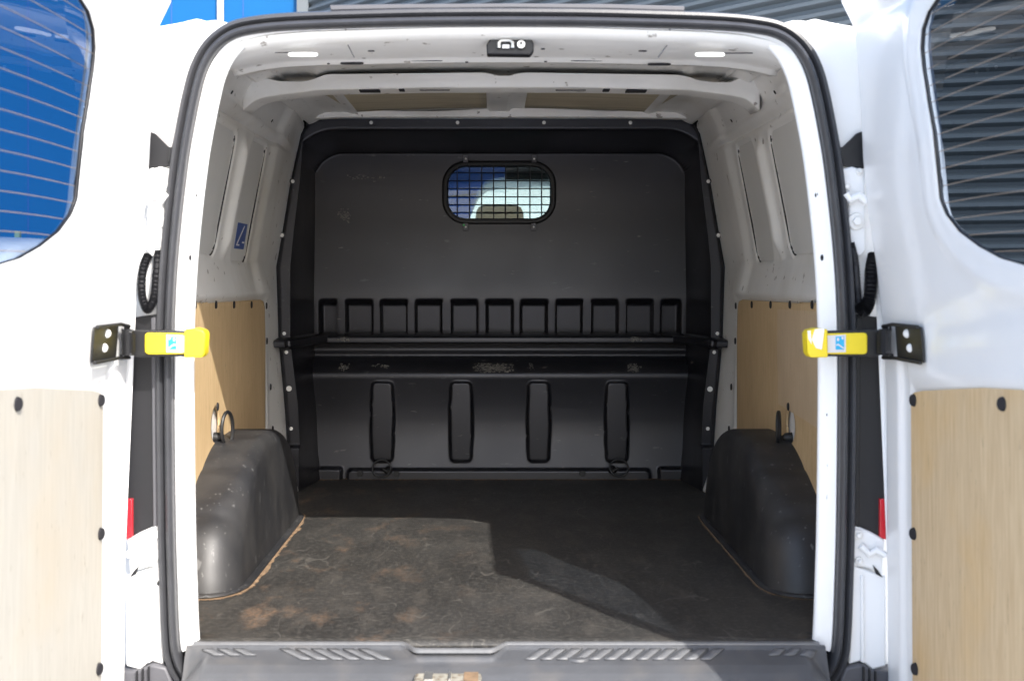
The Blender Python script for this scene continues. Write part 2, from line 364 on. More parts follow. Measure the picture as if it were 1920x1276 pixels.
# ================================================================== vehicle outer shell
def shell(parent, xc, y0, sgn, rear_open, glassmat, bodymat, zs=1.0, wsc=1.0, yl=1.0, prof=None):
    Ys = [2.93, 3.0, 3.15, 3.6, 4.2, 4.9, 5.45, 5.6, 6.05, 6.15, 6.35, 6.6, 6.8, 7.0, 7.08, 7.3, 7.6, 7.78, 7.86, 7.9]
    Ts = [1.392, 1.408, 1.445, 1.52, 1.54, 1.545, 1.55, 1.545, 1.52, 1.49, 1.33, 1.08, .88, .70, .62, .58, .48, .38, .25, .0]
    if prof: Ys, Ts = prof
    base = [(.90, -.36), (.965, -.30), (.985, -.05), (.985, .35), (.975, .55), (.955, .72), (.92, .95), (.885, 1.15), (.85, 1.30), (.80, 1.42), (.74, 1.475), (.60, 1.50), (.3, 1.515), (0, 1.52)]
    body = bmesh.new(); gl = bmesh.new(); secs = []
    for Y, T in zip(Ys, Ts):
        taper = 1-max(0, (Y-7.2))**2*.35
        hs = []
        for h, z in base:
            z2 = z if z < -.3 else -.3+(z+.3)*(T+.3)/(1.52+.3)
            hs.append((h*taper*wsc, z2*zs if z2 > 0 else z2))
        pts = [(h, z) for h, z in hs]+[(-h, z) for h, z in hs[::-1][1:]]
        secs.append([Vector((xc+sgn*h, y0+sgn*(Y-2.93)*yl if sgn < 0 else y0+(Y-2.93)*yl, z)) for h, z in pts])
    nb = len(base)
    for i in range(len(secs)-1):
        ym = (Ys[i]+Ys[i+1])/2
        for k in range(len(secs[0])-1):
            q = [secs[i][k], secs[i][k+1], secs[i+1][k+1], secs[i+1][k]]
            kk = min(k, 2*nb-3-k)
            ws = 6.14 < ym < 7.02 and kk >= 9
            sw = (5.6 < ym < 6.55 and kk in (5, 6, 7, 8)) 
            t = gl if (ws or sw) else body
            t.faces.new([t.verts.new(p) for p in q])
    for t, nm, mt in ((body, 'body_panel', bodymat), (gl, 'cab_glass', glassmat)):
        bmesh.ops.remove_doubles(t, verts=t.verts, dist=1e-5)
        if t is body:
            be = [e for e in t.edges if e.is_boundary and all(abs(v.co.y-secs[-1][0].y) < 1e-4 for v in e.verts)]
            try: bmesh.ops.contextual_create(t, geom=be)
            except Exception: pass
            if not rear_open:
                be = [e for e in t.edges if e.is_boundary and all(abs(v.co.y-secs[0][0].y) < 1e-4 for v in e.verts)]
                try: bmesh.ops.contextual_create(t, geom=be)
                except Exception: pass
        bmesh.ops.recalc_face_normals(t, faces=t.faces)
        me = bpy.data.meshes.new(nm); t.to_mesh(me); t.free(); link(nm, me, mt, parent, True, 0, .006 if t is body else 0, 35)
def wheels(parent, xc, ys, r=.33, hwd=.93):
    for Y in ys:
        for s in (-1, 1):
            m = MB(); m.cyl((xc+s*(hwd-.2), Y, GZ+r), (s, 0, 0), r, .2, 32); w = m.build('wheel', M['tyre'], parent, bevel=.02)
            m = MB(); m.cyl((xc+s*(hwd+.002), Y, GZ+r), (s, 0, 0), r*.62, .012, 24, r*.5); m.build('rim', M['rim'], w)
van = empty('cargo_van', (XC, 5.3, GZ), 'white panel van seen from behind with both rear doors open onto its empty load bay', 'van')
shell(van, XC, 2.93, 1, True, M['cabglass'], M['paint'])
wheels(van, XC, (3.87, 6.95))
# underside
m = MB(); m.box((XC-.88, 3.2, -.16), (XC+.88, 7.6, -.12)); m.build('underbody', M['blackpl'], van, smooth=False)
# other vehicles
v2 = empty('parked_van', (.68, 10.6, GZ), 'white vehicle parked ahead, glimpsed through the grille of the bulkhead window', 'van')
shell(v2, .70, 8.75, 1, False, M['carglass'], M['carpaint'], 1.04)
m = MB(); m.box((.05, 8.71, .62), (1.35, 8.76, 1.05)); m.build('rear_window', M['carglass'], v2, bevel=.02)
wheels(v2, .70, (9.7, 12.7))
v3 = empty('parked_car', (-4.2, 11, GZ), 'white car parked in front of the mesh fence, seen through the left door glass', 'car')
shell(v3, -4.22, 8.6, 1, False, M['carglass'], M['carpaint'], 1.0, .98, .9,
      ([2.93, 3.0, 3.3, 3.7, 4.4, 5.2, 5.6, 6.05, 6.15, 6.35, 6.6, 6.8, 7.0, 7.08, 7.3, 7.6, 7.78, 7.86, 7.9], [.5, .62, .98, 1.08, 1.14, 1.15, 1.14, 1.1, 1.06, .95, .8, .62, .5, .45, .42, .38, .3, .2, 0]))
m = MB(); m.prism([(-4.85, 8.66, .62), (-3.59, 8.66, .62), (-3.70, 8.90, .98), (-4.74, 8.90, .98)], (0, -.02, .012)); m.build('rear_window', M['carglass'], v3, bevel=.01)
wheels(v3, -4.22, (9.4, 12.2))
# ================================================================== opening frame
Y0 = 2.885
left = [(946, 33), (800, 34), (640, 38), (540, 42), (480, 48), (440, 57), (410, 75), (388, 100), (371, 135), (359, 180), (347, 240), (337, 300), (325, 400), (316, 500), (311, 600), (310, 700), (311, 850), (313, 1000), (316, 1100), (319, 1180), (324, 1225), (340, 1262), (370, 1288), (420, 1300), (600, 1303), (946, 1303)]
hz = [(-hw(px, Y0) if i not in (0, len(left)-1) else 0.0, zz(py, Y0)) for i, (px, py) in enumerate(left)]
half = catmull(hz, 6)
loop = [tuple(p) for p in half]+[(-p[0], p[1]) for p in half[::-1][1:-1]]
# rubber seal: flat carrier with two beads
prof = [(-.020, Y0+.02), (-.021, Y0-.004), (-.016, Y0-.016), (-.009, Y0-.018), (-.004, Y0-.012), (-.002, Y0-.003), (.000, Y0-.012), (.004, Y0-.024), (.010, Y0-.028), (.016, Y0-.024), (.019, Y0-.012), (.018, Y0+.02)]
sweep('door_seal', loop, prof, M['seal'], van, closed=True)
m = MB(); m.tube([(XC+p[0]*1.0, Y0-.0065, p[1]) for p in loop], .0025, 6, closed=True); 
m.build('seal_bead', M['seal'], van)
# inner white jamb (sides and top), swept with the same path down to the sill
jloop = loop[:]
jp = [(.014, Y0+.012), (.022, Y0+.002), (.030, Y0+.004), (.052, Y0+.008), (.058, Y0+.012), (.061, Y0+.020), (.058, Y0+.028), (.045, Y0+.045), (.022, Y0+.10), (.0, Y0+.13), (-.06, Y0+.14)]
ja = [p for p in loop if p[1] > -.03]
jl = [p for p in ja if p[0] <= 0]; jr = [p for p in ja if p[0] >= 0]
jr = sorted([p for p in jr if p[0] > 0], key=lambda p: loop.index(p))+[jl[0]]
jambs = [sweep('door_jamb', q, jp, M['paint'], van, sc=lambda p: 1-.55*float(sst(.72, .50, abs(p[0])))*(p[1] > .9)) for q in (jl, jr)]
# small dark slots in the jamb
def sym(pxl): return 2*(CX+XC*F/Y0)-pxl
def slot(px, py, w, h_, Y, mat=M['hole'], name='jamb_slot', par=None):
    c = P(px, py, Y); m = MB(); k = 14
    m.prism([c+Vector((w/2*math.cos(t)*Y/F, 0, h_/2*math.sin(t)*Y/F)) for t in [2*math.pi*i/k for i in range(k)]], (0, -.002, 0))
    return m.build(name, mat, par or van)
for (px, py, w, h_) in [(389, 170, 5, 14), (379, 225, 4, 9), (372, 280, 4, 13), (365, 364, 3, 5), (369, 366, 3, 8), (357, 483, 6, 12), (351, 483, 2, 5), (346, 872, 3, 12), (346, 932, 5, 15), (348, 1145, 3, 8), (348, 777, 2, 5), (337, 690, 2, 8)]:
    slot(px, py, w, h_, Y0+.008); slot(sym(px), py, w, h_, Y0+.008)
# ------------------------------------------------ rear body panel outside the seal
inner = [(p[0], p[1]) for p in loop]
outl = [(0, 1.424), (-.30, 1.424), (-.42, 1.420), (-.545, 1.417), (-.575, 1.412), (-.595, 1.401), (-.64, 1.401), (-.655, 1.406), (-.685, 1.404), (-.705, 1.410), (-.735, 1.402), (-.80, 1.39), (-.88, 1.30), (-.92, 1.10), (-.945, .75), (-.97, .45), (-.975, -.06), (-.80, -.075), (-.78, -.10), (-.72, -.06), (-.60, -.20), (0, -.20)]
outl = outl+[(-a, b) for a, b in outl[::-1][1:-1]]
inn = [tuple(np.array(p)) for p in inner]
def bodyhole(U, V):
    return -np.maximum(poly_sdf(U, V, outl), -poly_sdf(U, V, inn)-.012)
def bodypos(U, V):
    h = np.abs(U); y = 2.905+0*U
    y = y+.05*sst(.80, .97, h)*(V > -2)+.02*sst(1.30, 1.42, V)
    y = y-.010*np.exp(-((V-1.10-.3*(h-.8))/.012)**2)*(h > .76)
    return XC+U, y, V
hfield('rear_body_frame', np.arange(-.98, .981, .008), np.arange(-.2, 1.43, .008), bodypos, M['paint'], van, bodyhole, solid=.003)
m = MB(); m.prism([P(620, 13, 2.91), P(760, 11, 2.91), P(960, 10, 2.91), P(1140, 11, 2.91), P(1281, 15, 2.91), P(1281, 24, 2.91), P(1140, 20, 2.91), P(960, 18, 2.91), P(760, 20, 2.91), P(622, 23, 2.91)], (0, -.02, 0))
m.build('roof_end_trim', M['dullgrey'], van, bevel=.002)
for s, fx in ((-1, lambda px: px), (1, sym)):
    # black lamp housing side, dark notch, red lens
    m = MB(); q = [(238, 596), (298, 588), (300, 1000), (290, 988), (250, 1010), (238, 1010)]
    m.prism([P(fx(a), b, 2.893) for a, b in q], (0, .03, 0)); m.build('lamp_housing', M['blackpl'], van, bevel=.003)
    m = MB(); q = [(283, 596), (292, 594), (296, 984), (287, 990)]
    m.prism([P(fx(a), b, 2.885) for a, b in q], (0, .006, 0)); m.build('housing_edge', M['dullgrey'] if s < 0 else M['blackpl'], van, bevel=.002)
    m = MB(); q = [(236, 935), (248, 935), (248, 1006), (236, 1012)]
    m.prism([P(fx(a), b, 2.883) for a, b in q], (0, .03, 0)); m.build('tail_lamp', M['red'], van, bevel=.002)
    m = MB(); q = [(278, 245), (291, 250), (316, 275), (324, 276), (320, 310), (278, 316)]
    m.prism([P(fx(a), b, 2.890) for a, b in q], (0, .012, 0)); m.build('hinge_recess', M['blackpl'], van, bevel=.001)
    m = MB(); q = [(316, 279), (322, 279), (320, 302), (314, 302)]
    m.prism([P(fx(a), b, 2.884) for a, b in q], (0, .004, 0)); m.build('recess_clip', M['black'], van)
    for (y0_, y1_, bolts, nm) in ((312, 480, [(293, 415, 17), (312, 350, 9), (287, 322, 7)], 0), (1000, 1068, [(290, 1001, 10), (288, 1050, 8)], 1)):
        m = MB()
        if nm == 0: q = [(276, 320), (300, 312), (322, 318), (316, 372), (306, 385), (308, 440), (300, 470), (285, 482), (274, 470)]
        else: q = [(238, 1012), (262, 998), (292, 985), (300, 990), (302, 1062), (278, 1062), (258, 1068), (245, 1085)]
        m.prism([P(fx(a), b, 2.884) for a, b in q], (0, .015, 0)); hg = m.build('door_hinge', M['paint'], van, bevel=.004)
        if nm == 1:
            m = MB(); m.tube([P(fx(a), b, 2.872) for a, b in [(238, 1040), (255, 1030), (268, 1038), (284, 1022)]], .008, 10); m.build('hinge_arm', M['paint'], hg)
            m = MB(); m.prism([P(fx(a), b, 2.882) for a, b in [(243, 1082), (252, 1068), (262, 1058), (256, 1075)]], (0, -.002, 0)); m.build('hinge_gap', M['blackpl'], hg)
        else:
            m = MB(); m.tube([P(fx(a), b, 2.872) for a, b in [(272, 378), (288, 366), (304, 374), (312, 362)]], .010, 10); m.build('hinge_arm', M['paint'], hg)
        for bx, by, r in bolts:
            m = MB(); c = P(fx(bx), by, 2.884); m.cyl(c, (0, -1, 0), r*2.884/F, .006, 28, r*.9*2.884/F); m.cyl(c+Vector((0, -.006, 0)), (0, -1, 0), r*.5*2.884/F, .010, 6); m.build('bolt', M['paint'] if s < 0 else M['inner'], hg, bevel=.001, angle=30)
    # lower corner cover
    m = MB(); q = [(236, 1078), (262, 1072), (300, 1060), (306, 1245), (282, 1238), (262, 1255), (236, 1248)]
    m.prism([P(fx(a), b, 2.883) for a, b in q], (0, .015, 0)); m.build('corner_cover', M['paint'], van, bevel=.004)
    m = MB(); q = [(278, 1078), (284, 1078), (284, 1240), (276, 1244)]
    m.prism([P(fx(a), b, 2.876) for a, b in q], (0, .008, 0)); m.build('cover_rib', M['paint'], van, bevel=.003)
    m = MB(); m.cyl(P(fx(299 if s < 0 else 304), 1092, 2.883), (0, -1, 0), .006, .006, 14, dome=True); m.build('cover_plug', M['black'], van)
    # corrugated hose
    pa = catmull([P(fx(a), b, y) for a, b, y in [(278, 478, 2.89), (268, 505, 2.875), (266, 550, 2.87), (276, 580, 2.868), (288, 560, 2.873), (293, 520, 2.878), (297, 470, 2.89)]], 16)
    if s > 0: pa = catmull([P(a, b, y) for a, b, y in [(1640, 478, 2.89), (1634, 510, 2.875), (1630, 560, 2.87), (1620, 582, 2.868), (1612, 570, 2.873)]], 20)
    N = len(pa)
    dense = catmull(pa, 4); nD = len(dense)
    m = MB(); m.tube(dense, lambda t: (.0095 if s < 0 else .014)*(1+.13*math.sin(t*nD*math.pi/2.2)), 14); m.build('cable_hose', M['blackpl'], van, angle=80)
    if s > 0:
        pb = catmull([P(a, b, 2.875) for a, b in [(1596, 455), (1604, 490), (1608, 540), (1611, 572)]], 30)
        m = MB(); m.tube(pb, lambda t: .0075*(1+.16*math.sin(t*len(pb)*math.pi/1.6)), 12); m.build('cable_hose', M['blackpl'], van, angle=80)
    # bumper end
    m = MB(); m.prism([P(fx(a), b, 2.87) for a, b in [(200, 1258), (262, 1256), (282, 1244), (312, 1250), (345, 1330), (200, 1330)]], (0, .12, 0)); m.build('bumper_end', M['dullgrey'], van, bevel=.006)
    for k in range(3):
        m = MB(); a = 256+k*11; m.prism([P(fx(a), 1256-k*4, 2.868), P(fx(a+3), 1255-k*4, 2.868), P(fx(a+3), 1330, 2.868), P(fx(a), 1330, 2.868)], (0, -.006, 0)); m.build('bumper_rib', M['blackpl'], van)
# ================================================================== load floor and sill
FE = 2.872
m = MB(); m.grid([[(XC+x*(.70 if y < 2.965 else .86), y, 0) for x in np.linspace(-1, 1, 30)] for y in [FE, 2.92, 2.96, 2.97]+list(np.linspace(3.0, 5.33, 40))])
m.build('load_floor', M['floor'], van, solid=.012, soff=-1)
def lipY(h):      # front edge of the floor, dipping towards the camera in the middle
    return FE-.050*(sst(-.235, -.195, h)-sst(-.035, .005, h))
def sillz(U, V):
    h = U-XC; e = lipY(h); d = e-V
    z = np.where(d < 0, -.012, .003*sst(0, .004, d))
    z = z-.006*sst(.016, .022, d)
    yy = FE-V
    drop = np.interp(yy, [0, .05, .085, .11, .14, .17, .20, .24], [0, .011, .019, .030, .048, .078, .115, .17])
    z = z-drop*(d > .0)
    pocket = sst(-.27, -.22, h)*(1-sst(-.02, .03, h))*sst(.060, .085, yy)
    z = z-.004*pocket
    z = z-.05*sst(.655, .72, np.abs(h))*sst(.01, .06, yy)-.004*sst(.69, .71, np.abs(h))
    return z
hfield('sill_trim', np.arange(XC-.715, XC+.7151, .004), np.arange(2.63, 2.8841, .004), lambda U, V: (U, V, sillz(U, V)), M['sill'], van)
def rib(m, c0, w, lean, ya=.022, yb=.068):
    pts = [(c0+lean*t, FE-(ya+(yb-ya)*t)) for t in np.linspace(0, 1, 5)]
    m.grid([[Vector((XC+x+dx, y, float(sillz(np.array([XC+x+dx]), np.array([y]))[0])+.0022)) for dx in (0, w/2, w)] for x, y in pts])
for px0, n_, sg, w_, le, yb_ in ((382, 3, -1, .023, .034, .050), (527, 6, -1, .023, .055, .068), (1012, 12, 1, .024, -.036, .068), (1448, 3, 1, .024, -.02, .050)):
    for k in range(n_):
        m = MB(); rib(m, sg*hw(px0+k*29.3, FE), w_, le, yb=yb_); m.build('step_tread', M['tread'], van, solid=.003)
m = MB(); xs = np.linspace(-.70, .70, 220)
m.grid([[Vector((XC+x, float(lipY(x))-a, b)) for x in xs] for a, b in ((-.002, .003), (.002, .0052), (.009, .0050), (.0125, .0030), (.014, -.003))]); m.build('sill_lip', M['tread'], van)
m = MB(); c = Vector((XC+hw(1083, 2.82), 2.823, -.020)); m.cyl(c, (0, 0, 1), .031, .007, 36, .028); m.build('sill_cap', M['sill'], van, bevel=.0015)
m = MB(); m.box((P(777, 0, 2.74).x, 2.66, -.085), (P(903, 0, 2.74).x, 2.757, -.030)); sk = m.build('lock_plate', M['dirtymetal'], van, bevel=.006)
m = MB(); m.box((P(797, 0, 2.74).x, 2.70, -.032), (P(812, 0, 2.74).x, 2.752, -.026)); m.box((P(842, 0, 2.74).x, 2.70, -.032), (P(846, 0, 2.74).x, 2.754, -.025)); m.build('lock_screw', M['steel'], sk)
m = MB(); m.box((P(870, 0, 2.74).x, 2.68, -.0305), (P(897, 0, 2.74).x, 2.754, -.0275)); m.build('rust_mark', M['sand'], sk)
# rear bumper under the sill
m = MB(); m.grid([[(XC+x, 2.70-.10*(1-(x/1.0)**4)*k[0]+k[1], k[2]) for x in np.linspace(-.98, .98, 25)] for k in ((0, .18, -.11), (.2, .02, -.12), (.8, 0, -.17), (1, 0, -.3), (.8, .02, -.42), (.2, .2, -.45))])
m.build('rear_bumper', M['dullgrey'], van)
# ================================================================== side walls (inner)
YF = 4.94; YR = 5.27
def hflange(z):    # outer half-width
    zs = [zz(y, YF) for y in (915, 880, 835, 760, 640, 500, 440, 340, 250, 232, 222)]
    hs = [.775, .80, .825, .835, .858, .868, .846, .812, .772, .750, .70]
    return np.interp(z, zs, hs)
def Wall(z):       # half-width of the inner skin
    return np.interp(z, [0, .70, .745, .765, .83, .875, 1.0, 1.26, 1.30, 1.36, 1.42, 1.46, 1.5], [.865, .865, .862, .852, .868, .878, .858, .806, .797, .775, .745, .70, .64])
def roofz(h, Y):
    base = np.interp(Y, [2.9, 3.2, 3.6, 4.4, 5.2], [1.37, 1.415, 1.450, 1.462, 1.462])
    return base-.018*(h/.7)**2-.03*sst(.66, .74, np.abs(h))
def wallpos(s):
    def f(U, V):   # U = Y, V = z
        h = Wall(V); lean = 0
        dA = rr(U, V, 3.43, 1.075, .46, .19, .05); dB = rr(U, V, 4.255, 1.07, .135, .20, .04)
        for d_ in (dA, dB):
            h = h+.008*(1-sst(-.004, .004, d_))-.002*np.exp(-((d_-.012)/.008)**2)
        rib_ = np.exp(-((U-4.0)/.030)**2)*sst(.85, .95, V)*(1-sst(1.2, 1.28, V)); h = h-.022*rib_
        rib2 = np.exp(-((U-4.05)/.012)**2)*sst(.85, .95, V)*(1-sst(1.2, 1.28, V)); h = h+.008*rib2
        # cant rail swages
        ln = 1.34-.02*(U-3)
        h = h-.010*np.exp(-((V-ln)/.014)**2)+.012*np.exp(-((V-1.295)/.01)**2)*sst(3.0, 3.2, U)
        # front pillar next to the bulkhead, swelling inboard
        pil = sst(4.44, 4.54, U); h = h-.014*pil*sst(.70, .80, V); 
        b_ = sst(4.56, 4.93, U); low = 1-sst(.74, .80, V)
        h = h-.010*np.exp(-((U-4.67)/.03)**2)*low
        h = h*(1-b_)+(hflange(np.minimum(V, 1.40))+.003)*b_
        return XC+s*h, U, np.minimum(V, roofz(np.minimum(h, .74), U)+.006)
    return f
for s in (-1, 1):
    hfield('side_inner_panel', np.arange(2.98, 5.0, .010), np.arange(0, 1.505, .007), wallpos(s), M['inner'], van, solid=.002)
    # dark shut lines of the two blanked windows
    for (cy, cz, hy, hz_, r) in ((3.43, 1.075, .46, .19, .05), (4.255, 1.07, .135, .20, .04)):
        pth = []
        for (sx_, sz_, a0) in ((1, 1, 0), (-1, 1, 90), (-1, -1, 180), (1, -1, 270)):
            for k in range(7):
                t = math.radians(a0+k*15); pth.append((cy+sx_*(hy-r)+r*math.cos(t), cz+sz_*(hz_-r)+r*math.sin(t)))
        f = wallpos(s)
        pts = [Vector([float(np.ravel(q)[0]) for q in f(np.array([a]), np.array([b]))]) for a, b in pth if a > 3.0]
        # visible on the forward upright only
        fw = [p for p in pts if p.y > cy+hy-.016]
        fw = fw[len(fw)//2:]+fw[:len(fw)//2] if fw[0].z > fw[-1].z and abs(fw[0].z-fw[1].z) > .2 else fw
        fw.sort(key=lambda p: p.z)
        lo = [p for p in pts if p.z < cz-hz_+r+.01 and p.y > cy-hy*.2]; lo.sort(key=lambda p: p.y)
        fw = [p for p in fw if p.z > cz-hz_+r+.01]; chain = lo+fw
        m = MB(); m.tube([p+Vector((s*.002, 0, 0)) for p in chain], .0042, 6); m.build('blank_seam', M['hole'], van)
        fn = wallpos(s)
        def bl(U, V, fn=fn, s=s):
            X, Y, Z = fn(U, V); return X-s*.0025, Y, Z
        hfield('window_blank', np.arange(max(cy-hy-.01, 2.99), cy+hy+.01, .01), np.arange(cz-hz_-.01, cz+hz_+.01, .01), bl, M['blank'], van, lambda U, V, c=(cy, cz, hy, hz_, r): -rr(U, V, c[0], c[1], c[2]-.005, c[3]-.005, c[4]))
    # plywood lining
    sd = s
    ply = [(2.99, .0), (4.60, .0), (4.60, .62), (4.585, .715), (4.56, .735), (4.50, .742), (3.7, .746), (2.99, .758)]
    def plyhole(U, V): return -np.maximum(poly_sdf(U, V, ply), -poly_sdf(U, V, [(3.77+.055*math.cos(t), .385+.052*math.sin(t)) for t in np.linspace(0, 6.28, 25)[:-1]]))
    pl = hfield('plywood_lining', np.arange(2.98, 4.62, .008), np.arange(0, .77, .008), lambda U, V: (XC+sd*(.850-.0*V), U, V), M['ply'], van, plyhole, solid=.006)
    for (px, py) in [(363, 571), (402, 571), (436, 571), (469, 571), (497, 573), (498, 639), (505, 725), (509, 804), (405, 762)]:
        Y = .85/((CX-px)/F+1e-9); Y = (.85-XC)/((CX-px)/F); z = zz(py, Y)
        m = MB(); m.cyl((XC+s*.846, Y, z), (-s, 0, 0), .0125, .003, 18, .011); m.build('panel_fixing', M['hole'], van)
    # lashing eye on the wall
    m = MB(); m.box((XC+s*.862-.004, 3.68, .30), (XC+s*.862+.004, 3.86, .46)); m.build('eye_plate', M['paint'], van)
    c = Vector((XC+s*.828, 3.79, .372)); m = MB()
    m.tube([c+Vector((s*-.012+.010*math.cos(t), .030*math.cos(t), .05*math.sin(t))) for t in np.linspace(0, 2*math.pi, 28)[:-1]], .0055, 8, closed=True)
    ring = m.build('lashing_ring', M['black'], van)
    m = MB(); m.cyl((XC+s*.858, 3.80, .345), (-s, 0, 0), .016, .028, 16, dome=True); m.build('ring_mount', M['black'], ring)
m = MB(); px_ = [(3.0, .735), (3.0, .40), (3.3, .405), (3.6, .42), (3.93, .432), (3.945, .60), (3.94, .722)]
m.prism([(XC+.8463, a, b) for a, b in px_], (.0008, 0, 0)); m.build('faded_patch', wood('faded_plywood', (.57, .425, .27), (.66, .51, .345), (.52, .38, .23)), van, smooth=False)
# sticker on the left blank
f = wallpos(-1)
def onwall(Y, z, off): 
    p = [float(np.ravel(q)[0]) for q in f(np.array([Y]), np.array([z]))]; return Vector((p[0]+off, p[1], p[2]))
def wpatch(corners, off, name, mat, par): 
    m = MB(); m.prism([onwall(a, b, off) for a, b in corners], (.0006, 0, 0)); return m.build(name, mat, par, smooth=False)
st = wpatch([(4.185, .915), (4.345, .915), (4.345, 1.0), (4.185, 1.0)], .003, 'blue_sticker', M['blue'], van)
wpatch([(4.205, .93), (4.215, .925), (4.30, .990), (4.29, .993)], .0045, 'sticker_line', M['label'], st)
wpatch([(4.205, .925), (4.255, .925), (4.255, .930), (4.205, .930)], .0045, 'sticker_text', M['label'], st)
wpatch([(4.295, .935), (4.33, .935), (4.33, .94), (4.295, .94)], .0045, 'sticker_text', M['label'], st)
# ================================================================== wheel arches
def archprof():
    return catmull([(3.285, 0), (3.30, .05), (3.345, .145), (3.42, .205), (3.50, .245), (3.60, .285), (3.74, .330), (3.90, .342), (4.08, .338), (4.22, .30), (4.32, .23), (4.39, .12), (4.42, 0)], 8)
for s in (-1, 1):
    pr = archprof(); cen = np.array((3.86, 0.0)); rows = []
    p2 = [np.array(p) for p in pr]; nrm = []
    for i in range(len(p2)):
        t = p2[min(i+1, len(p2)-1)]-p2[max(i-1, 0)]; t /= np.linalg.norm(t); nrm.append(np.array((t[1], -t[0])))
    hin = .692
    secs = [('h', .862), ('h', .84), ('h', .82)]+[('a', a) for a in np.linspace(.0, math.radians(86), 10)]
    for kd, va in secs:
        row = []
        for p, nn in zip(p2, nrm):
            R = .038+.055*float(sst(3.62, 3.34, p[0])); 
            if kd == 'h': h = va; ins = 0
            else: h = hin+R-R*math.sin(va); ins = R*(1-math.cos(va))
            q = p+nn*ins; q[1] = max(q[1], 0) if p[1] > .001 else 0
            q2 = q+0; 
            bump = -.004*math.exp(-((p[0]-3.40)/.018)**2)-.004*math.exp(-((p[0]-3.60)/.018)**2)
            q2 = q2+nn*(-bump)
            dr = (.012*max(0, q2[1])/.34)       # draft: top is further outboard
            row.append(Vector((XC+s*(h+dr*(h < .80)), q2[0], max(q2[1], 0))))
        rows.append(row)
    # inboard face
    last = rows[-1]; mid = Vector((XC+s*(hin-.003), 3.86, 0))
    for k in (.85, .6, .3, .02):
        rows.append([Vector((XC+s*(hin-.001+.012*max(0, v.z*k)/.34), mid.y+(v.y-mid.y)*k, v.z*k)) for v in last])
    m = MB(); m.grid(rows); m.build('wheel_arch_cover', M['arch'], van, angle=60)
    # turned-out foot flange and the dirt lying against it
    ft = [(.845, 3.262), (.80, 3.258), (.745, 3.268), (.705, 3.30), (.68, 3.36), (.672, 3.45), (.672, 3.9), (.672, 4.30), (.685, 4.41), (.72, 4.45), (.84, 4.45)]
    ftc = catmull(ft, 8); m = MB()
    m.grid([[Vector((XC+s*a, b, .0045)) for a, b in ftc], [Vector((XC+s*(a+.03*(.86-a > .1)), b+(.04 if b < 3.35 else (-.03 if b > 4.4 else 0)), .009)) for a, b in ftc]])
    m.build('arch_flange', M['arch'], van, solid=.003)
    m = MB(); rng_ = random.Random(3+s)
    A = []; B = []; 
    for i, (a, b) in enumerate(catmull(ftc, 3)):
        wn = (.003+.010*rng_.random()**2+.004*abs(math.sin(i*.09)))*(1.2 if s < 0 else .6)
        cx_, cy_ = a-.86, b-3.85; l = math.hypot(cx_, cy_*.4)+1e-6
        A.append(Vector((XC+s*(a+.002), b, .0015))); B.append(Vector((XC+s*(a+wn*cx_/l), b+wn*cy_*.4/l, .0013)))
    m.grid([A, B]); m.build('dirt_line', M['sand'], van)
# ================================================================== bulkhead
def hinner(z):
    zs = [zz(y, YF) for y in (915, 835, 760, 640, 500, 440, 340, 250)]
    hs = [.775, .775, .782, .812, .812, .80, .775, .76]
    return np.interp(z, zs, hs)
winc = ((936-CX)*YR/F-XC, zz(360.5, YR))
def bprofile(V):   # Y of the recessed centre panel by height
    zs = [0.0, .12, .20, .26, .32, .38, .415, .432,   .450, .476, .488, .500, .514, .522, .550, .60, .739, .90, 1.10, 1.34]
    ys = [5.214, 5.229, 5.236, 5.234, 5.226, 5.213, 5.204, 5.206, 5.222, 5.250, 5.270, 5.278, 5.272, 5.268, 5.278, 5.268, 5.255, 5.272, 5.288, 5.292]
    acc = 0; wd = np.where(V < .40, .035, np.where(V > .62, .05, .006))
    wd = .006+.030*(1-sst(.36, .41, V))+.045*sst(.66, .8, V)
    for k_ in np.linspace(-1, 1, 11): acc = acc+np.interp(V+wd*k_, zs, ys)
    return acc/11
def bmap(U, V):      # columns follow the slanted edges of flange and recess
    a = np.abs(U); hr = np.interp(V, [0, .12, .28, .45, .5], [.730, .745, .752, .764, .764]); hf = hinner(V); ho = hflange(V)
    h = np.where(a < .764, a*hr/.764, np.where(a < .80, hr+(a-.764)/.036*(hf-hr), hf+(a-.80)/.06*(ho-hf)))
    return np.sign(U)*h
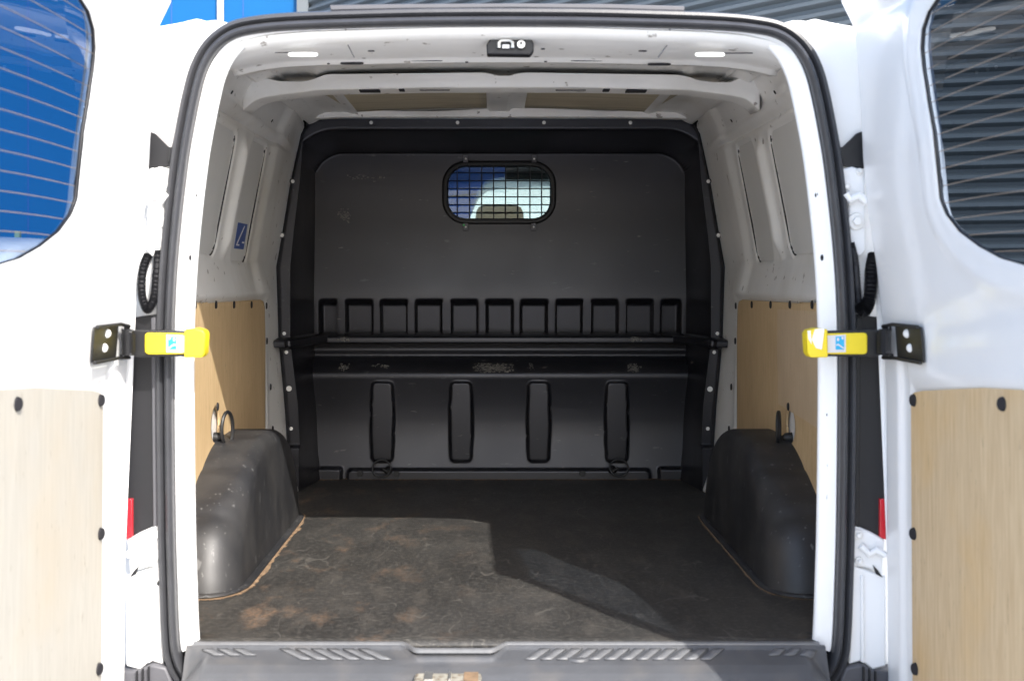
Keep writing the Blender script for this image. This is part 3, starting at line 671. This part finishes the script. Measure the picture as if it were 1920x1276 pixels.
def bpos(U, V, raw=False):
    if not raw: U = bmap(U, V)
    h = np.abs(U)
    hf = hinner(V); 
    do = np.maximum(h-hf, rr(h, V, 0, 0, .83, 1.392, .20))         # flange inner edge, negative inside
    hr = np.interp(V, [0, .12, .28, .45, .5], [.730, .745, .752, .764, .764])
    di = np.maximum(h-hr, rr(h, V, 0, 0, .775, 1.332, .13))
    t = np.clip(-do/np.maximum(-do+np.maximum(di, 0), 1e-6), 0, 1); t = np.where(do > 0, 0, t)
    ts = .5*t+.5*(t*t*(3-2*t))
    c = bprofile(V)
    # row of pockets
    Zt, Zb = .739, .588
    post = 0
    x0 = (640-CX)*YR/F-XC; sp = 65.8*YR/F
    ph = (U-x0)/sp; k = np.clip(np.round(ph), 0, 9); dp = np.abs(U-(x0+k*sp))
    isp = 1-sst(.017, .023, dp)
    inrow = sst(Zb-.001, Zb+.004, V)*(1-sst(Zt-.034, Zt-.006, V))*(1-sst(.735, .745, h))
    c = c+.052*inrow*(1-isp)
    # ledge bar
    ledge = sst(.548, .556, V)*(1-sst(.582, .588, V))
    ly = 5.165
    c = c*(1-ledge)+ly*ledge
    # pads
    for pc in (719, 865, 1009, 1154):
        cxp = (pc-CX)*YR/F-XC; ff = 5.204-.045*(V-.2)
        widen = .006*np.sin(np.clip((V-.06)/.34, 0, 1)*math.pi)
        d_ = rr(U, V, cxp, .233, .036+widen, .158, .012)
        k_ = 1-sst(.0, .008, d_)
        c = c*(1-k_)+np.minimum(c, ff)*k_
    # sill strip at the foot
    d_ = rr(U, V, (935-CX)*YR/F-XC, -.1+.020, .615, .12, .02); k_ = 1-sst(-.004, .004, d_); c = c*(1-k_)+(5.196)*k_
    for sx_ in (-1, 1):
        d_ = rr(U, V, sx_*.70, 0, .054, .046, .008); k_ = 1-sst(-.004, .004, d_); c = c*(1-k_)+5.190*k_
    c = c+.000*U
    y = YF*(1-ts)+c*ts
    # flange: slight outward roll
    y = y+.012*sst(-.012, .0, h-hflange(V))*(V > .1)
    # forward arms of the ledge along the side walls
    arm = ledge*(1-t)*(t > 0)*1.0
    y = np.where((ledge > .01) & (t < .999), y-ledge*np.clip((y-YF+.06), 0, .12)*np.clip(1.2-t, 0, 1), y)
    y = y-.045*ledge*(do > 0)
    # step in the flange low down
    y = y-.03*(1-sst(.165, .175, V))*(t < .2)
    return XC+U, y, V
def bhole(U, V):
    win = rr(U, V, winc[0], winc[1], .222, .118, .085)
    ztop = 1.432
    out = np.maximum(np.abs(U)-.86, V-ztop)
    return np.minimum(win, -out)
us = np.concatenate([np.arange(0, .7641, .0055), [.764], np.linspace(.764, .80, 10)[1:], np.linspace(.80, .86, 9)[1:]]); us = np.unique(np.round(np.concatenate([-us, us]), 5)); us = us[np.concatenate([[True], np.diff(us) > .0012])]
bulk = hfield('bulkhead', us, np.arange(0, 1.445, .0055), bpos, M['plastic'], van, bhole, angle=75)
def by(h, z):
    return float(np.ravel(bpos(np.array([h]), np.array([z]), True)[1])[0])
# soft shelf arms
m = MB()
for s in (-1, 1):
    pts = [(s*.862, 4.895), (s*.80, 4.892), (s*.765, 4.94), (s*.735, 5.08), (s*.70, 5.155), (s*.69, 5.19), (s*.78, 5.19), (s*.83, 4.98), (s*.862, 4.95)]
    m.prism([(XC+a, b, .556) for a, b in pts], (0, 0, .028))
m.build('shelf_arm', M['plastic'], bulk, bevel=.006)
# screws
for (px, py) in [(696, 230), (858, 230), (1020, 230), (1182, 230), (549, 340), (529, 441), (533, 625), (537, 660), (546, 803), (1328, 340), (1347, 441), (1345, 625), (1339, 660), (1327, 803)]:
    c = P(px, py, YF-.001); m = MB(); m.cyl(c, (0, -1, 0), .0125, .0015, 22); w = m.build('screw_washer', M['plastic'], bulk)
    m = MB(); m.cyl(c+Vector((0, -.0015, 0)), (0, -1, 0), .0072, .003, 16, dome=True); m.build('screw', M['whitecap'], bulk)
for (px, py) in [(542, 728), (1331, 729)]:
    m = MB(); m.cyl(P(px, py, YF-.001), (0, -1, 0), .0105, .003, 20); m.build('screw_hole', M['whitecap'], bulk)
# window gasket, grille
wc = Vector((XC+winc[0], YR, winc[1])); 
def rrpath(cx_, cz_, hx, hz_, r, n=8):
    out = []
    for sx_, sz_, a0 in ((1, 1, 0), (-1, 1, 90), (-1, -1, 180), (1, -1, 270)):
        for k in range(n+1):
            t = math.radians(a0+k*90/n); out.append((cx_+sx_*(hx-r)+r*math.cos(t), cz_+sz_*(hz_-r)+r*math.sin(t)))
    return out
yw = by(winc[0], 1.04)
m = MB(); rows = []
for off, yy in ((.014, .004), (.013, -.006), (.004, -.012), (-.008, -.010), (-.012, 0), (-.012, .02)):
    rows.append([Vector((a, yw+.005+yy, b)) for a, b in rrpath(wc.x, wc.z, .222+off, .118+off, .085+off)])
rows = [r+[r[0]] for r in rows]
m.grid(rows); bmesh.ops.remove_doubles(m.bm, verts=m.bm.verts, dist=1e-6); wf = m.build('bulkhead_window', M['black'], van, angle=60)
m = MB(); q = rrpath(wc.x, wc.z, .213, .109, .078); m.prism([(a, yw+.018, b) for a, b in q], (0, .004, 0)); m.build('window_pane', M['cabglass'], wf)
gr = MB(); yg = yw-.016
gr.tube([(a, yg, b) for a, b in rrpath(wc.x, wc.z, .216, .112, .08)], .0028, 8, closed=True)
for px in (857, 880, 903, 925.5, 948, 971, 994, 1016):
    x = P(px, 0, YR-.03).x; dx = abs(x-wc.x); r = .08
    zt = .112 if dx < .216-r else .112-r+math.sqrt(max(r*r-(dx-.216+r)**2, 0))
    gr.tube([(x, yg-.003, wc.z-zt), (x, yg-.003, wc.z+zt)], .0026, 6)
for py in (323, 338, 352.5, 368, 383, 397.5):
    z = zz(py, YR-.03); dz = abs(z-wc.z); r = .08
    xt = .216 if dz < .112-r else .216-r+math.sqrt(max(r*r-(dz-.112+r)**2, 0))
    gr.tube([(wc.x-xt, yg, z), (wc.x+xt, yg, z)], .0026, 6)
gro = gr.build('window_grille', M['black'], wf)
for (px, py, up) in [(873, 296, 1), (1002, 296, 1), (873, 424, -1), (1001, 424, -1)]:
    a = P(px, py, YR-.035); m = MB(); m.box((a.x-.010, yg-.012, a.z-.016-.012*up*0), (a.x+.010, yg-.0095, a.z+.014)); m.box((a.x-.010, yg-.0095, a.z-.016 if up > 0 else a.z+.0), (a.x+.010, yg+.004, a.z-.004 if up > 0 else a.z+.014))
    tb = m.build('grille_clip', M['dullgrey'], wf, bevel=.002)
    m = MB(); m.cyl(a+Vector((0, yg-.012-a.y, -.002)), (0, -1, 0), .004, .003, 12, dome=True); m.build('clip_screw', M['whitecap'], wf)
m = MB(); a = P(869, 421, 5.2); m.cyl((a.x, yg-.013, a.z), (0, -1, 0), .0042, .002, 14); m.build('green_dot', pmat('green_dot', (.02, .45, .08), .5), wf)
# lashing rings and bolts at the foot
for (px, py) in [(675, 887), (743, 888), (1092, 887)]:
    c = P(px, py, 5.196); c.y = by(c.x-XC, c.z)-.001; m = MB(); m.cyl(c, (0, -1, 0), .0135, .003, 24, .012); m.cyl(c+Vector((0, -.003, 0)), (0, -1, 0), .007, .004, 6); m.build('floor_bolt', M['blackpl'], bulk, angle=30)
for (px, py, sx_) in [(716, 877, 1), (1160, 876, -1)]:
    c = P(px, py, 5.165); m = MB()
    m.tube([c+Vector((.037*math.cos(t), -.012+.012*math.sin(t), .032*math.sin(t))) for t in np.linspace(0, 2*math.pi, 36)[:-1]], .0042, 8, closed=True)
    rg = m.build('tie_down_ring', M['black'], van)
    m = MB(); q = c+Vector((sx_*.024, -.004, -.012)); m.cyl(q+Vector((0, .03, 0)), (0, -1, 0), .017, .036, 20, dome=True); m.build('ring_mount', M['black'], rg)
    m = MB(); m.tube([q+Vector((-.0*sx_, -.010, 0)), q+Vector((-.02*sx_, -.016, .014))], .007, 8); m.build('ring_link', M['black'], rg)
# scuffs worn into the plastic
def scuff(px0, py0, px1, py1, seed, mat=M['scuff'], n=60, name='scuff_mark'):
    r_ = random.Random(seed); m = MB()
    for k in range(n):
        px = px0+(px1-px0)*min(max(r_.gauss(.5, .24), 0), 1); py = py0+(py1-py0)*min(max(r_.gauss(.5, .26), 0), 1)
        w = r_.uniform(.8, 3.2)*min(1, (px1-px0)/30); h_ = r_.uniform(.4, 1.6)
        pts = []; 
        for t in range(6):
            a = t*math.pi/3+r_.uniform(-.3, .3); qx = px+w*math.cos(a); qy = py+h_*math.sin(a)
            Y = 5.24
            for _ in range(4):
                p = P(qx, qy, Y); Y = by(p.x-XC, p.z)
            p = P(qx, qy, Y-.0015-.0004*(k % 5)); pts.append(p)
        m.bm.faces.new([m.bm.verts.new(p) for p in pts])
    m.build(name, mat, bulk, smooth=False)
scuff(888, 681, 962, 697, 1, n=220); scuff(634, 630, 656, 641, 2, n=40); scuff(634, 682, 655, 695, 3, n=40)
scuff(1178, 630, 1202, 640, 4, n=50); scuff(1178, 682, 1202, 697, 5, n=90); scuff(990, 681, 1002, 693, 6, n=30)
scuff(690, 682, 750, 690, 8, n=18); scuff(634, 392, 658, 418, 7, n=60); scuff(640, 325, 720, 340, 9, n=26)
# sandy line along the foot of the bulkhead
m = MB(); r_ = random.Random(5); A = []; B = []
for x in np.linspace(-.76, .76, 160):
    yb = 5.193 if abs(x) < .61 else (5.212 if abs(x) < .64 else 5.187)
    if abs(x) > .745: yb = 5.15
    A.append(Vector((XC+x, yb+.004, .0018))); B.append(Vector((XC+x, yb-.004-.016*abs(r_.gauss(0, .6)), .0016)))
m.grid([A, B]); m.build('dirt_line', M['sand'], van)
# ================================================================== ceiling
def roofpos(U, V):
    h = U
    z = roofz(h, V)
    z = z-.010*np.exp(-((np.abs(h)-.56)/.02)**2)
    z = z-.012*(1-sst(.035, .05, np.abs(h+.005)))*sst(3.95, 4.0, V)
    for yb in (3.45, 3.58, 3.70): z = z-.004*np.exp(-((V-yb)/.012)**2)*(np.abs(h) < .6)
    return XC+h, V, z
hfield('roof_lining', np.arange(-.74, .741, .01), np.arange(2.93, 5.1, .01), roofpos, M['inner'], van, solid=.002)
# tan insulation patches
for (x0, x1) in (((618-CX)*4.55/F-XC, (912-CX)*4.55/F-XC), ((987-CX)*4.55/F-XC, (1262-CX)*4.55/F-XC)):
    m = MB(); m.grid([[Vector((XC+h, y-.03*abs(math.cos(3*h)), float(roofz(h, y))-.004-.006*0)) for h in np.linspace(x0+.10*(y-4.3)*(1 if x0 < 0 else 0), x1-.10*(y-4.3)*(1 if x1 > 0.2 else 0), 14)] for y in np.linspace(4.30, 4.84, 10)])
    m.build('insulation_pad', M['pad'], van, solid=.003)
# header above the opening: profile extruded along the arch of the top seal
def topz(h): return np.interp(abs(h), [0, .15, .3, .45, .54, .60, .66], [0, -.001, -.006, -.011, -.019, -.032, -.055])
hp = [(Y0+.012, 1.392), (Y0+.004, 1.384), (Y0+.010, 1.372), (2.925, 1.364), (2.955, 1.3605), (2.965, 1.3585), (3.10, 1.3565), (3.125, 1.3545), (3.135, 1.3475), (3.142, 1.3475), (3.148, 1.353), (3.205, 1.356), (3.215, 1.364), (3.22, 1.40), (3.215, 1.44)]
m = MB(); m.grid([[Vector((XC+h, y, z+topz(h)*(1 if y < 3.0 else .6))) for y, z in hp] for h in np.linspace(-.665, .665, 80)])
hdr = m.build('roof_header', M['inner'], van, angle=55, solid=.0015)
def uslot(px, py, w, h_, Y, dz=-.0, name='header_slot', mat=None):
    c = P(px, py, Y); n_ = 14
    pts = [c+Vector((w/2*Y/F*(abs(math.cos(t))**.5)*math.copysign(1, math.cos(t)), 0, h_/2*Y/F*(abs(math.sin(t))**.5)*math.copysign(1, math.sin(t)))) for t in [2*math.pi*(i+.5)/n_ for i in range(n_)]]
    m = MB(); m.prism(pts, (0, -.0015, 0)); return m.build(name, mat or M['hole'], hdr)
for px, py, w, h_ in [(660, 119, 44, 5), (1236, 121, 44, 5), (480, 87, 54, 4), (1424, 87, 54, 4), (696, 96, 13, 3), (1205, 96, 16, 3), (1018, 92, 8, 3), (455, 124, 24, 3), (1440, 126, 18, 4), (540, 99, 50, 1.6), (1382, 100, 60, 2.2), (875, 117, 6, 2), (616, 120, 5, 2), (1023, 116, 6, 2)]:
    Yv = 3.13 if py > 105 else 2.945
    uslot(px, py, w, h_, Yv)
for px in (800, 1100):
    uslot(px, 114.5, 60, 1.6, 3.13)
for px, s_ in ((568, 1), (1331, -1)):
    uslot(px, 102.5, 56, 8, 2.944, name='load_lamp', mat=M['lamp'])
for px in (648, 1256):     # header seam
    m = MB(); m.tube([P(px, 55, 2.885), P(px+(2 if px < 900 else -2), 80, 2.94), P(px+(16 if px < 900 else -22), 108, 2.94)], .0012, 6); m.build('header_seam', M['dullgrey'], hdr)
# striker
la = P(956, 88, 2.93); m = MB()
m.prism([P(a, b, 2.925) for a, b in [(912, 84), (918, 74), (926, 71), (990, 71), (998, 76), (1001, 84), (1001, 94), (995, 103), (913, 102)]], (0, .04, 0))
ls = m.build('door_striker', M['blackpl'], van, bevel=.003)
m = MB(); m.tube([P(a, b, 2.917) for a, b in [(936, 90), (936, 80), (940, 76), (956, 76), (961, 80), (961, 90)]], .0042, 8); m.build('striker_loop', M['steel'], ls)
m = MB(); m.prism([P(a, b, 2.919) for a, b in [(942, 84), (955, 84), (955, 91), (942, 91)]], (0, -.001, 0)); m.build('striker_plate', M['label'], ls)
m = MB(); c = P(977, 84, 2.919); m.cyl(c, (0, -1, 0), .009, .006, 20); m.cyl(c, (0, -1, .3), .0045, .018, 14, .003); m.build('striker_pin', M['steel'], ls)
# roof bow
YB = 3.83
def bow(top, bot, Y, depth, name='roof_bow'):
    m = MB(); xs = np.linspace(top[0][0], top[-1][0], 90)
    tz = np.interp(xs, [a for a, b in top], [b for a, b in top]); bz = np.interp(xs, [a for a, b in bot], [b for a, b in bot])
    rows = []
    for px, t_, b_ in zip(xs, tz, bz):
        a = P(px, t_, Y); b = P(px, b_, Y)
        rows.append([a+Vector((0, depth, .02)), a+Vector((0, .02, .004)), a, b+Vector((0, -.002, .004)), b, b+Vector((0, .004, -.001)), b+Vector((0, depth*.9, .002)), b+Vector((0, depth, .03))])
    m.grid(rows); return m.build(name, M['inner'], van, angle=50, solid=.0015)
bw = bow([(456, 132), (474, 138), (494, 146), (520, 153), (565, 154), (580, 152), (612, 140), (900, 137), (918, 138), (930, 143), (960, 143), (970, 138), (990, 137), (1270, 141), (1290, 144), (1310, 152), (1340, 155), (1370, 155), (1390, 146), (1408, 138), (1424, 132)],
         [(456, 206), (474, 190), (494, 182), (520, 178), (570, 172), (600, 168), (800, 164), (960, 163.5), (1100, 164), (1290, 168), (1330, 173), (1366, 178), (1390, 182), (1408, 190), (1424, 206)], YB, .14)
for px, py, w, h_ in [(693, 170.5, 38, 3.6), (1193, 171, 38, 3.6), (753, 168.5, 10, 2), (1137, 169, 12, 2), (520, 175, 22, 3), (1366, 175, 20, 3)]:
    c = P(px, py, YB+.02); m = MB(); m.box((c.x-w/2*YB/F, YB+.004, c.z-.0005+.004), (c.x+w/2*YB/F, YB+.05, c.z-.0035+.002)); m.build('bow_slot', M['hole'], bw)
for px in (815, 1070):
    c = P(px, 168, YB); m = MB(); m.box((c.x-.045, YB-.004, c.z-.004), (c.x+.045, YB-.002, c.z-.001)); m.build('bow_slot', M['hole'], bw)
bow([(585, 212), (640, 206), (760, 209), (820, 209), (930, 204), (1010, 204), (1150, 209), (1250, 204), (1300, 212)],
    [(585, 222), (640, 219), (760, 219), (930, 219), (1150, 219), (1300, 222)], 4.86, .07)
# cant rail brackets in the corners
for s in (-1, 1):
    m = MB(); m.tube([(XC+s*.66, 3.2, 1.40), (XC+s*.675, 3.6, 1.432), (XC+s*.69, 4.3, 1.443), (XC+s*.70, 4.93, 1.440)], .010, 8); m.build('cant_rail', M['inner'], van)
    m = MB(); m.tube([(XC+s*.635, 3.2, 1.404), (XC+s*.65, 3.6, 1.438), (XC+s*.665, 4.3, 1.448), (XC+s*.675, 4.93, 1.448)], .0035, 6); m.build('rail_gap', M['hole'], van)
    for k in range(5):
        Y = 3.3+.33*k; m = MB(); m.cyl((XC+s*(Wall(1.345)-.010), Y, 1.345), (-s, 0, -.6), .006, .002, 12); m.build('rail_hole', M['hole'], van)
# blackout between bulkhead and shell (front side lining) and cab contents
for sx_ in (-.42, .0, .52):
    se = None
    m = MB(); m.box((XC+sx_-.22, 5.75, -.02), (XC+sx_+.22, 6.25, .14)); se = m.build('cab_seat', M['fabric'], van, bevel=.04)
    m = MB(); m.prism([(XC+sx_-.21, 5.70, .14), (XC+sx_+.21, 5.70, .14), (XC+sx_+.18, 5.58, .86), (XC+sx_-.18, 5.58, .86)], (0, .11, .02)); m.build('seat_back', M['fabric'], se, bevel=.03)
    m = MB(); m.prism([(XC+sx_-.12, 5.57, .92), (XC+sx_+.12, 5.57, .92), (XC+sx_+.10, 5.55, 1.135), (XC+sx_-.10, 5.55, 1.135)], (0, .10, 0)); m.build('headrest', M['fabric'], se, bevel=.03)
m = MB(); m.tube([(XC-.42, 6.62, .66), (XC-.42, 6.55, .78)], .02); 
m.tube([Vector((XC-.42+.18*math.cos(t), 6.45+.09*math.sin(t), .82+.16*math.sin(t))) for t in np.linspace(0, 2*math.pi, 30)[:-1]], .014, 8, closed=True); m.build('steering_wheel', M['blackpl'], van)
m = MB(); m.box((XC-.85, 6.6, .30), (XC+.85, 7.0, .62)); m.build('dashboard', M['blackpl'], van, bevel=.05)
m = MB(); m.box((XC+.03, 6.28, 1.30), (XC+.25, 6.31, 1.37)); m.build('rear_view_mirror', M['blackpl'], van, bevel=.01)
m = MB(); m.box((XC-.90, 4.98, -.10), (XC+.90, 6.7, -.04)); m.build('cab_floor', M['blackpl'], van)
# ================================================================== rear doors
DZ = [-.60, -.09, .556, .676, .844, .964, 1.084, 1.205, 1.373, 1.445, 1.50]
DH = [.848, .850, .846, .842, .824, .806, .794, .789, .776, .740, .70]
TA = math.tan(math.radians(1.5)); DW = .93
def dpos(s, U, V, n):     # U along the door from the hinge, V height, n towards the inside of the bay
    h = np.interp(V, DZ, DH)+U*TA-n
    return XC+s*h, Y0-.004-U, V
def uz(s, px, py):        # pixel -> (u, z) on the door's inner face
    u = .4
    for _ in range(40):
        Y = Y0-.004-u; z = zz(py, Y); h = float(np.interp(z, DZ, DH))+u*TA
        x = XC+s*h; Yn = x*F/(px-CX); u = .5*u+.5*(Y0-.004-Yn)
    Y = Y0-.004-u; return u, zz(py, Y)
winpx = [(158, 0), (172, 22), (182, 55), (184, 90), (180, 130), (171, 190), (161, 250), (153, 330), (149, 372), (138, 402), (115, 434), (80, 462), (40, 485), (0, 497)]
wl = [uz(-1, a, b) for a, b in winpx]
wl = [(wl[0][0]+.03, wl[0][1]+.05), ] + wl
wl = [(.86, 1.345), (.60, 1.36)] + wl + [(.86, .815)]
wl = [(a, b) for a, b in wl]
print('window outline', [(round(a, 3), round(b, 3)) for a, b in wl])
WL = wl
def doorn(U, V):
    n = 0*U
    n = n-.035*(1-np.sqrt(np.clip(1-(1-np.clip(U/.035, 0, 1))**2, 0, 1)))      # rounded hinge edge
    n = n-.035*(1-np.sqrt(np.clip(1-(1-np.clip((DW-U)/.03, 0, 1))**2, 0, 1)))
    n = n-.012*(sst(.155, .175, U)*(1-sst(.87, .89, U)))*(1-sst(.575, .625, V-.05*(U-.17)))*sst(-.10, -.06, V)   # field for the plywood
    n = n-.010*sst(.10, .13, U)*(1-sst(.15, .17, U))*(1-sst(.60, .68, V))
    d = poly_sdf(U, V, WL); n = n-.003*(1-sst(.0, .012, d))+.004*np.exp(-((d-.05)/.02)**2)
    n = n-.006*np.exp(-(((V-.72-.12*(U-.3)))/.035)**2)*sst(.25, .35, U)
    return n
for s, lab in ((-1, 'left'), (1, 'right')):
    dr = hfield('rear_door', np.arange(0, DW+.001, .0075), np.arange(-.46, 1.4401, .0075), lambda U, V: dpos(s, U, V, doorn(U, V)), M['paint'], van, lambda U, V: np.minimum(poly_sdf(U, V, WL), -rr(U, V, DW/2, .49, DW/2+.004, .95, .06)), angle=60)
    hfield('outer_skin', np.arange(0, DW+.001, .015), np.arange(-.46, 1.4401, .015), lambda U, V: dpos(s, U, V, -.014-.041*sst(.0, .10, poly_sdf(U, V, WL))), M['paint'], dr, lambda U, V: np.minimum(poly_sdf(U, V, WL)-.004, -rr(U, V, DW/2, .49, DW/2+.004, .95, .06)), solid=.002)
    # edges closing the door
    m = MB(); ring = rrpath(DW/2, .49, DW/2, .95, .06); rows = []
    for n_ in (-.034, -.056):
        r_ = [Vector([float(q) for q in dpos(s, a, b, n_)]) for a, b in ring]; rows.append(r_+[r_[0]])
    m.grid(rows); m.build('door_edge', M['paint'], dr, solid=.002)
    m = MB(); rows = []
    for n_ in (-.0055, -.011):
        r_ = [Vector([float(q) for q in dpos(s, a, b, n_)]) for a, b in WL]; rows.append(r_+[r_[0]])
    m.grid(rows); m.build('window_gasket', M['blackpl'], dr, solid=.003)
    # glass
    m = MB(); tri = [dpos(s, a, b, -.009) for a, b in WL]; vs = [m.bm.verts.new([float(q) for q in p]) for p in tri]; m.bm.faces.new(vs)
    m.build('door_glass', M['glass'], dr, smooth=False)
    # pale flange seen behind the glass edge
    m = MB(); seg = [p for p in WL[3:11]]
    m.grid([[Vector([float(q) for q in dpos(s, a+.010+.008*math.sin(i/7*math.pi), b, -.012)]) for i, (a, b) in enumerate(seg)], [Vector([float(q) for q in dpos(s, a+.011+.022*math.sin(i/7*math.pi), b, -.012)]) for i, (a, b) in enumerate(seg)]])
    m.build('glass_edge_strip', M['inner'], dr)
    # heater lines
    m = MB()
    for k in range(19):
        z0 = .80+k*.0325
        us_ = np.linspace(.38, .88, 40); run = []
        for u in us_:
            z = z0-.003*((u-.65)/.25)**2
            if poly_sdf(np.array([u]), np.array([z]), WL)[0] < -.004: run.append(Vector([float(q) for q in dpos(s, u, z, -.0078)]))
        if len(run) > 1: m.tube(run, .0008, 5)
    m.build('heater_lines', M['bronze'], dr)
    # plywood panel
    t0 = uz(-1, 198, 742); 
    pp = [(.178, -.075), (.86, -.075), (.86, t0[1]+.07), (.55, t0[1]+.050), (.25, t0[1]+.018), (.20, t0[1]+.010), (.185, t0[1]+.004), (.178, t0[1]-.012)]
    def dense(q, st=.02):
        out = []
        for i_ in range(len(q)):
            a = np.array(q[i_]); b = np.array(q[(i_+1) % len(q)]); k_ = max(1, int(np.hypot(*(b-a))/st))
            out += [tuple(a+(b-a)*t/k_) for t in range(k_)]
        return out
    m = MB(); q0 = [[Vector([float(t) for t in dpos(s, a, b, n_)]) for a, b in dense(pp)] for n_ in (-.009, -.002)]
    fa = m.bm.faces.new([m.bm.verts.new(p) for p in q0[1]]); bmesh.ops.triangulate(m.bm, faces=[fa])
    m.grid([q0[0]+[q0[0][0]], q0[1]+[q0[1][0]]])
    o_ = m.build('door_plywood', M['doorply2' if s < 0 else 'doorply'], dr); o_['label'] = 'plywood door panel with its sunlit paleness put into the colour' if s < 0 else 'honey coloured stained plywood door panel'
    for a, b in [(189, 750), (33, 757), (189, 1000), (186, 1253)]:
        u, z = uz(-1, a, b)
        ps = [Vector([float(q) for q in dpos(s, u, z, n_)]) for n_ in (-.003, -.001)]
        m = MB(); m.cyl(ps[0], (-s, -.25, 0), .0135, .007, 20, .012); m.build('panel_fixing', M['hole'], dr, bevel=.001)
    # door check: plate on the door, spring, black arm and yellow release handle
    fx = (lambda px: px) if s < 0 else sym
    ck = MB(); q = [(-.0, 0)]
    ua, za = uz(-1, 171, 613); ub, zb = uz(-1, 212, 671)
    um = (ua, ub)
    p0 = [Vector([float(t) for t in dpos(s, a, b, .003)]) for a, b in ((ua, zb), (ub, zb), (ub, za), (ua, za))]
    ck.prism(p0, (-s*.004, 0, 0)); plate = ck.build('door_check', M['black'], van, bevel=.0015)
    m = MB()
    for zed in (za, zb):
        e = [Vector([float(t) for t in dpos(s, a, zed, .006)]) for a in (ua, ub)]
        m.tube([e[0]+Vector((-s*.006, 0, 0)), e[1]+Vector((-s*.006, 0, 0)), P(fx(243), 612 if zed == za else 670, 2.80)], .0042, 6)
    for py in (614, 668): m.prism([P(fx(a), b, 2.795) for a, b in [(216, py-5), (228, py-5), (228, py+6), (216, py+6)]], (0, .012, 0)); m.prism([P(fx(a), b, 2.79) for a, b in [(232, py-6), (241, py-6), (241, py+5), (232, py+5)]], (0, .012, 0))
    m.build('check_bracket', M['black'], plate, bevel=.001)
    for (a, b) in ((194, 625), (188, 652)):
        u, z = uz(-1, a, b); c = Vector([float(t) for t in dpos(s, u, z, .007)])
        m = MB(); m.cyl(c, (-s, -.6, 0), .0095, .006, 18, dome=True); m.build('check_screw', M['whitecap'], plate)
    m = MB(); sp = []
    for k in range(260):
        t = k/259; ang = t*2*math.pi*15; c = P(fx(239), 617+t*48, 2.775); sp.append(c+Vector((.0125*math.cos(ang), .0125*math.sin(ang), 0)))
    m.tube(sp, .0016, 5); m.tube([P(fx(246), 625, 2.785), P(fx(246), 662, 2.785)], .009, 10); m.build('check_spring', M['black'], plate)
    m = MB(); m.prism([P(fx(a), b, 2.80) for a, b in [(246, 619), (262, 618), (350, 620), (350, 668), (262, 669), (246, 666)]], (0, .022, 0)); m.build('check_arm', M['black'], plate, bevel=.003)
    m = MB(); m.prism([P(fx(a), b, 2.795) for a, b in [(271, 627), (276, 623.5), (350, 625), (350, 663.5), (276, 664), (271, 660)]], (0, .006, 0)); 
    m.prism([P(fx(a), b, 2.775) for a, b in [(346, 617), (366, 615), (381, 619), (385, 626), (383, 662), (378, 670), (345, 670)]], (0, .045, 0)); m.build('release_handle', M['yellow'], plate, bevel=.005)
    x0_, x1_ = (312, 348)
    m = MB(); m.prism([P(fx(a), b, 2.7935) for a, b in [(x0_, 627), (x1_, 629), (x1_, 661), (x0_, 660)]], (0, .001, 0)); lb = m.build('check_label', M['label'], plate, smooth=False)
    m = MB(); m.prism([P(fx(a), b, 2.7925) for a, b in [(315, 630), (331, 631), (331, 655), (315, 655)]], (0, .0008, 0)); m.build('label_square', M['cyan'], plate, smooth=False)
    m = MB(); kk = 2.7915
    m.prism([P(fx(a), b, kk) for a, b in [(315, 652), (316, 654), (326, 647), (330, 648), (330, 645.5), (326, 644)]], (0, .0006, 0))
    for ex, ey, rx, ry in ((318, 633.5, 2.2, 2.8), (326.5, 636, 2.2, 3.5)):
        m.prism([P(fx(ex+rx*math.cos(t)), ey+ry*math.sin(t), kk) for t in np.linspace(0, 2*math.pi, 13)[:-1]], (0, .0006, 0))
    m.prism([P(fx(a), b, kk) for a, b in [(315, 656.5), (330, 656.8), (330, 657.6), (315, 657.4)]], (0, .0006, 0))
    m.build('label_mark', M['label'], plate, smooth=False)
    if s > 0:
        m = MB(); m.prism([P(a, b, 2.7735) for a, b in [(1528, 617), (1546, 615), (1541, 655), (1530, 652), (1522, 636)]], (0, .001, 0)); m.prism([P(a, b, 2.7733) for a, b in [(1514, 620), (1520, 619), (1522, 645), (1516, 636)]], (0, .001, 0)); m.build('scraped_film', M['chalk'], plate, smooth=False)
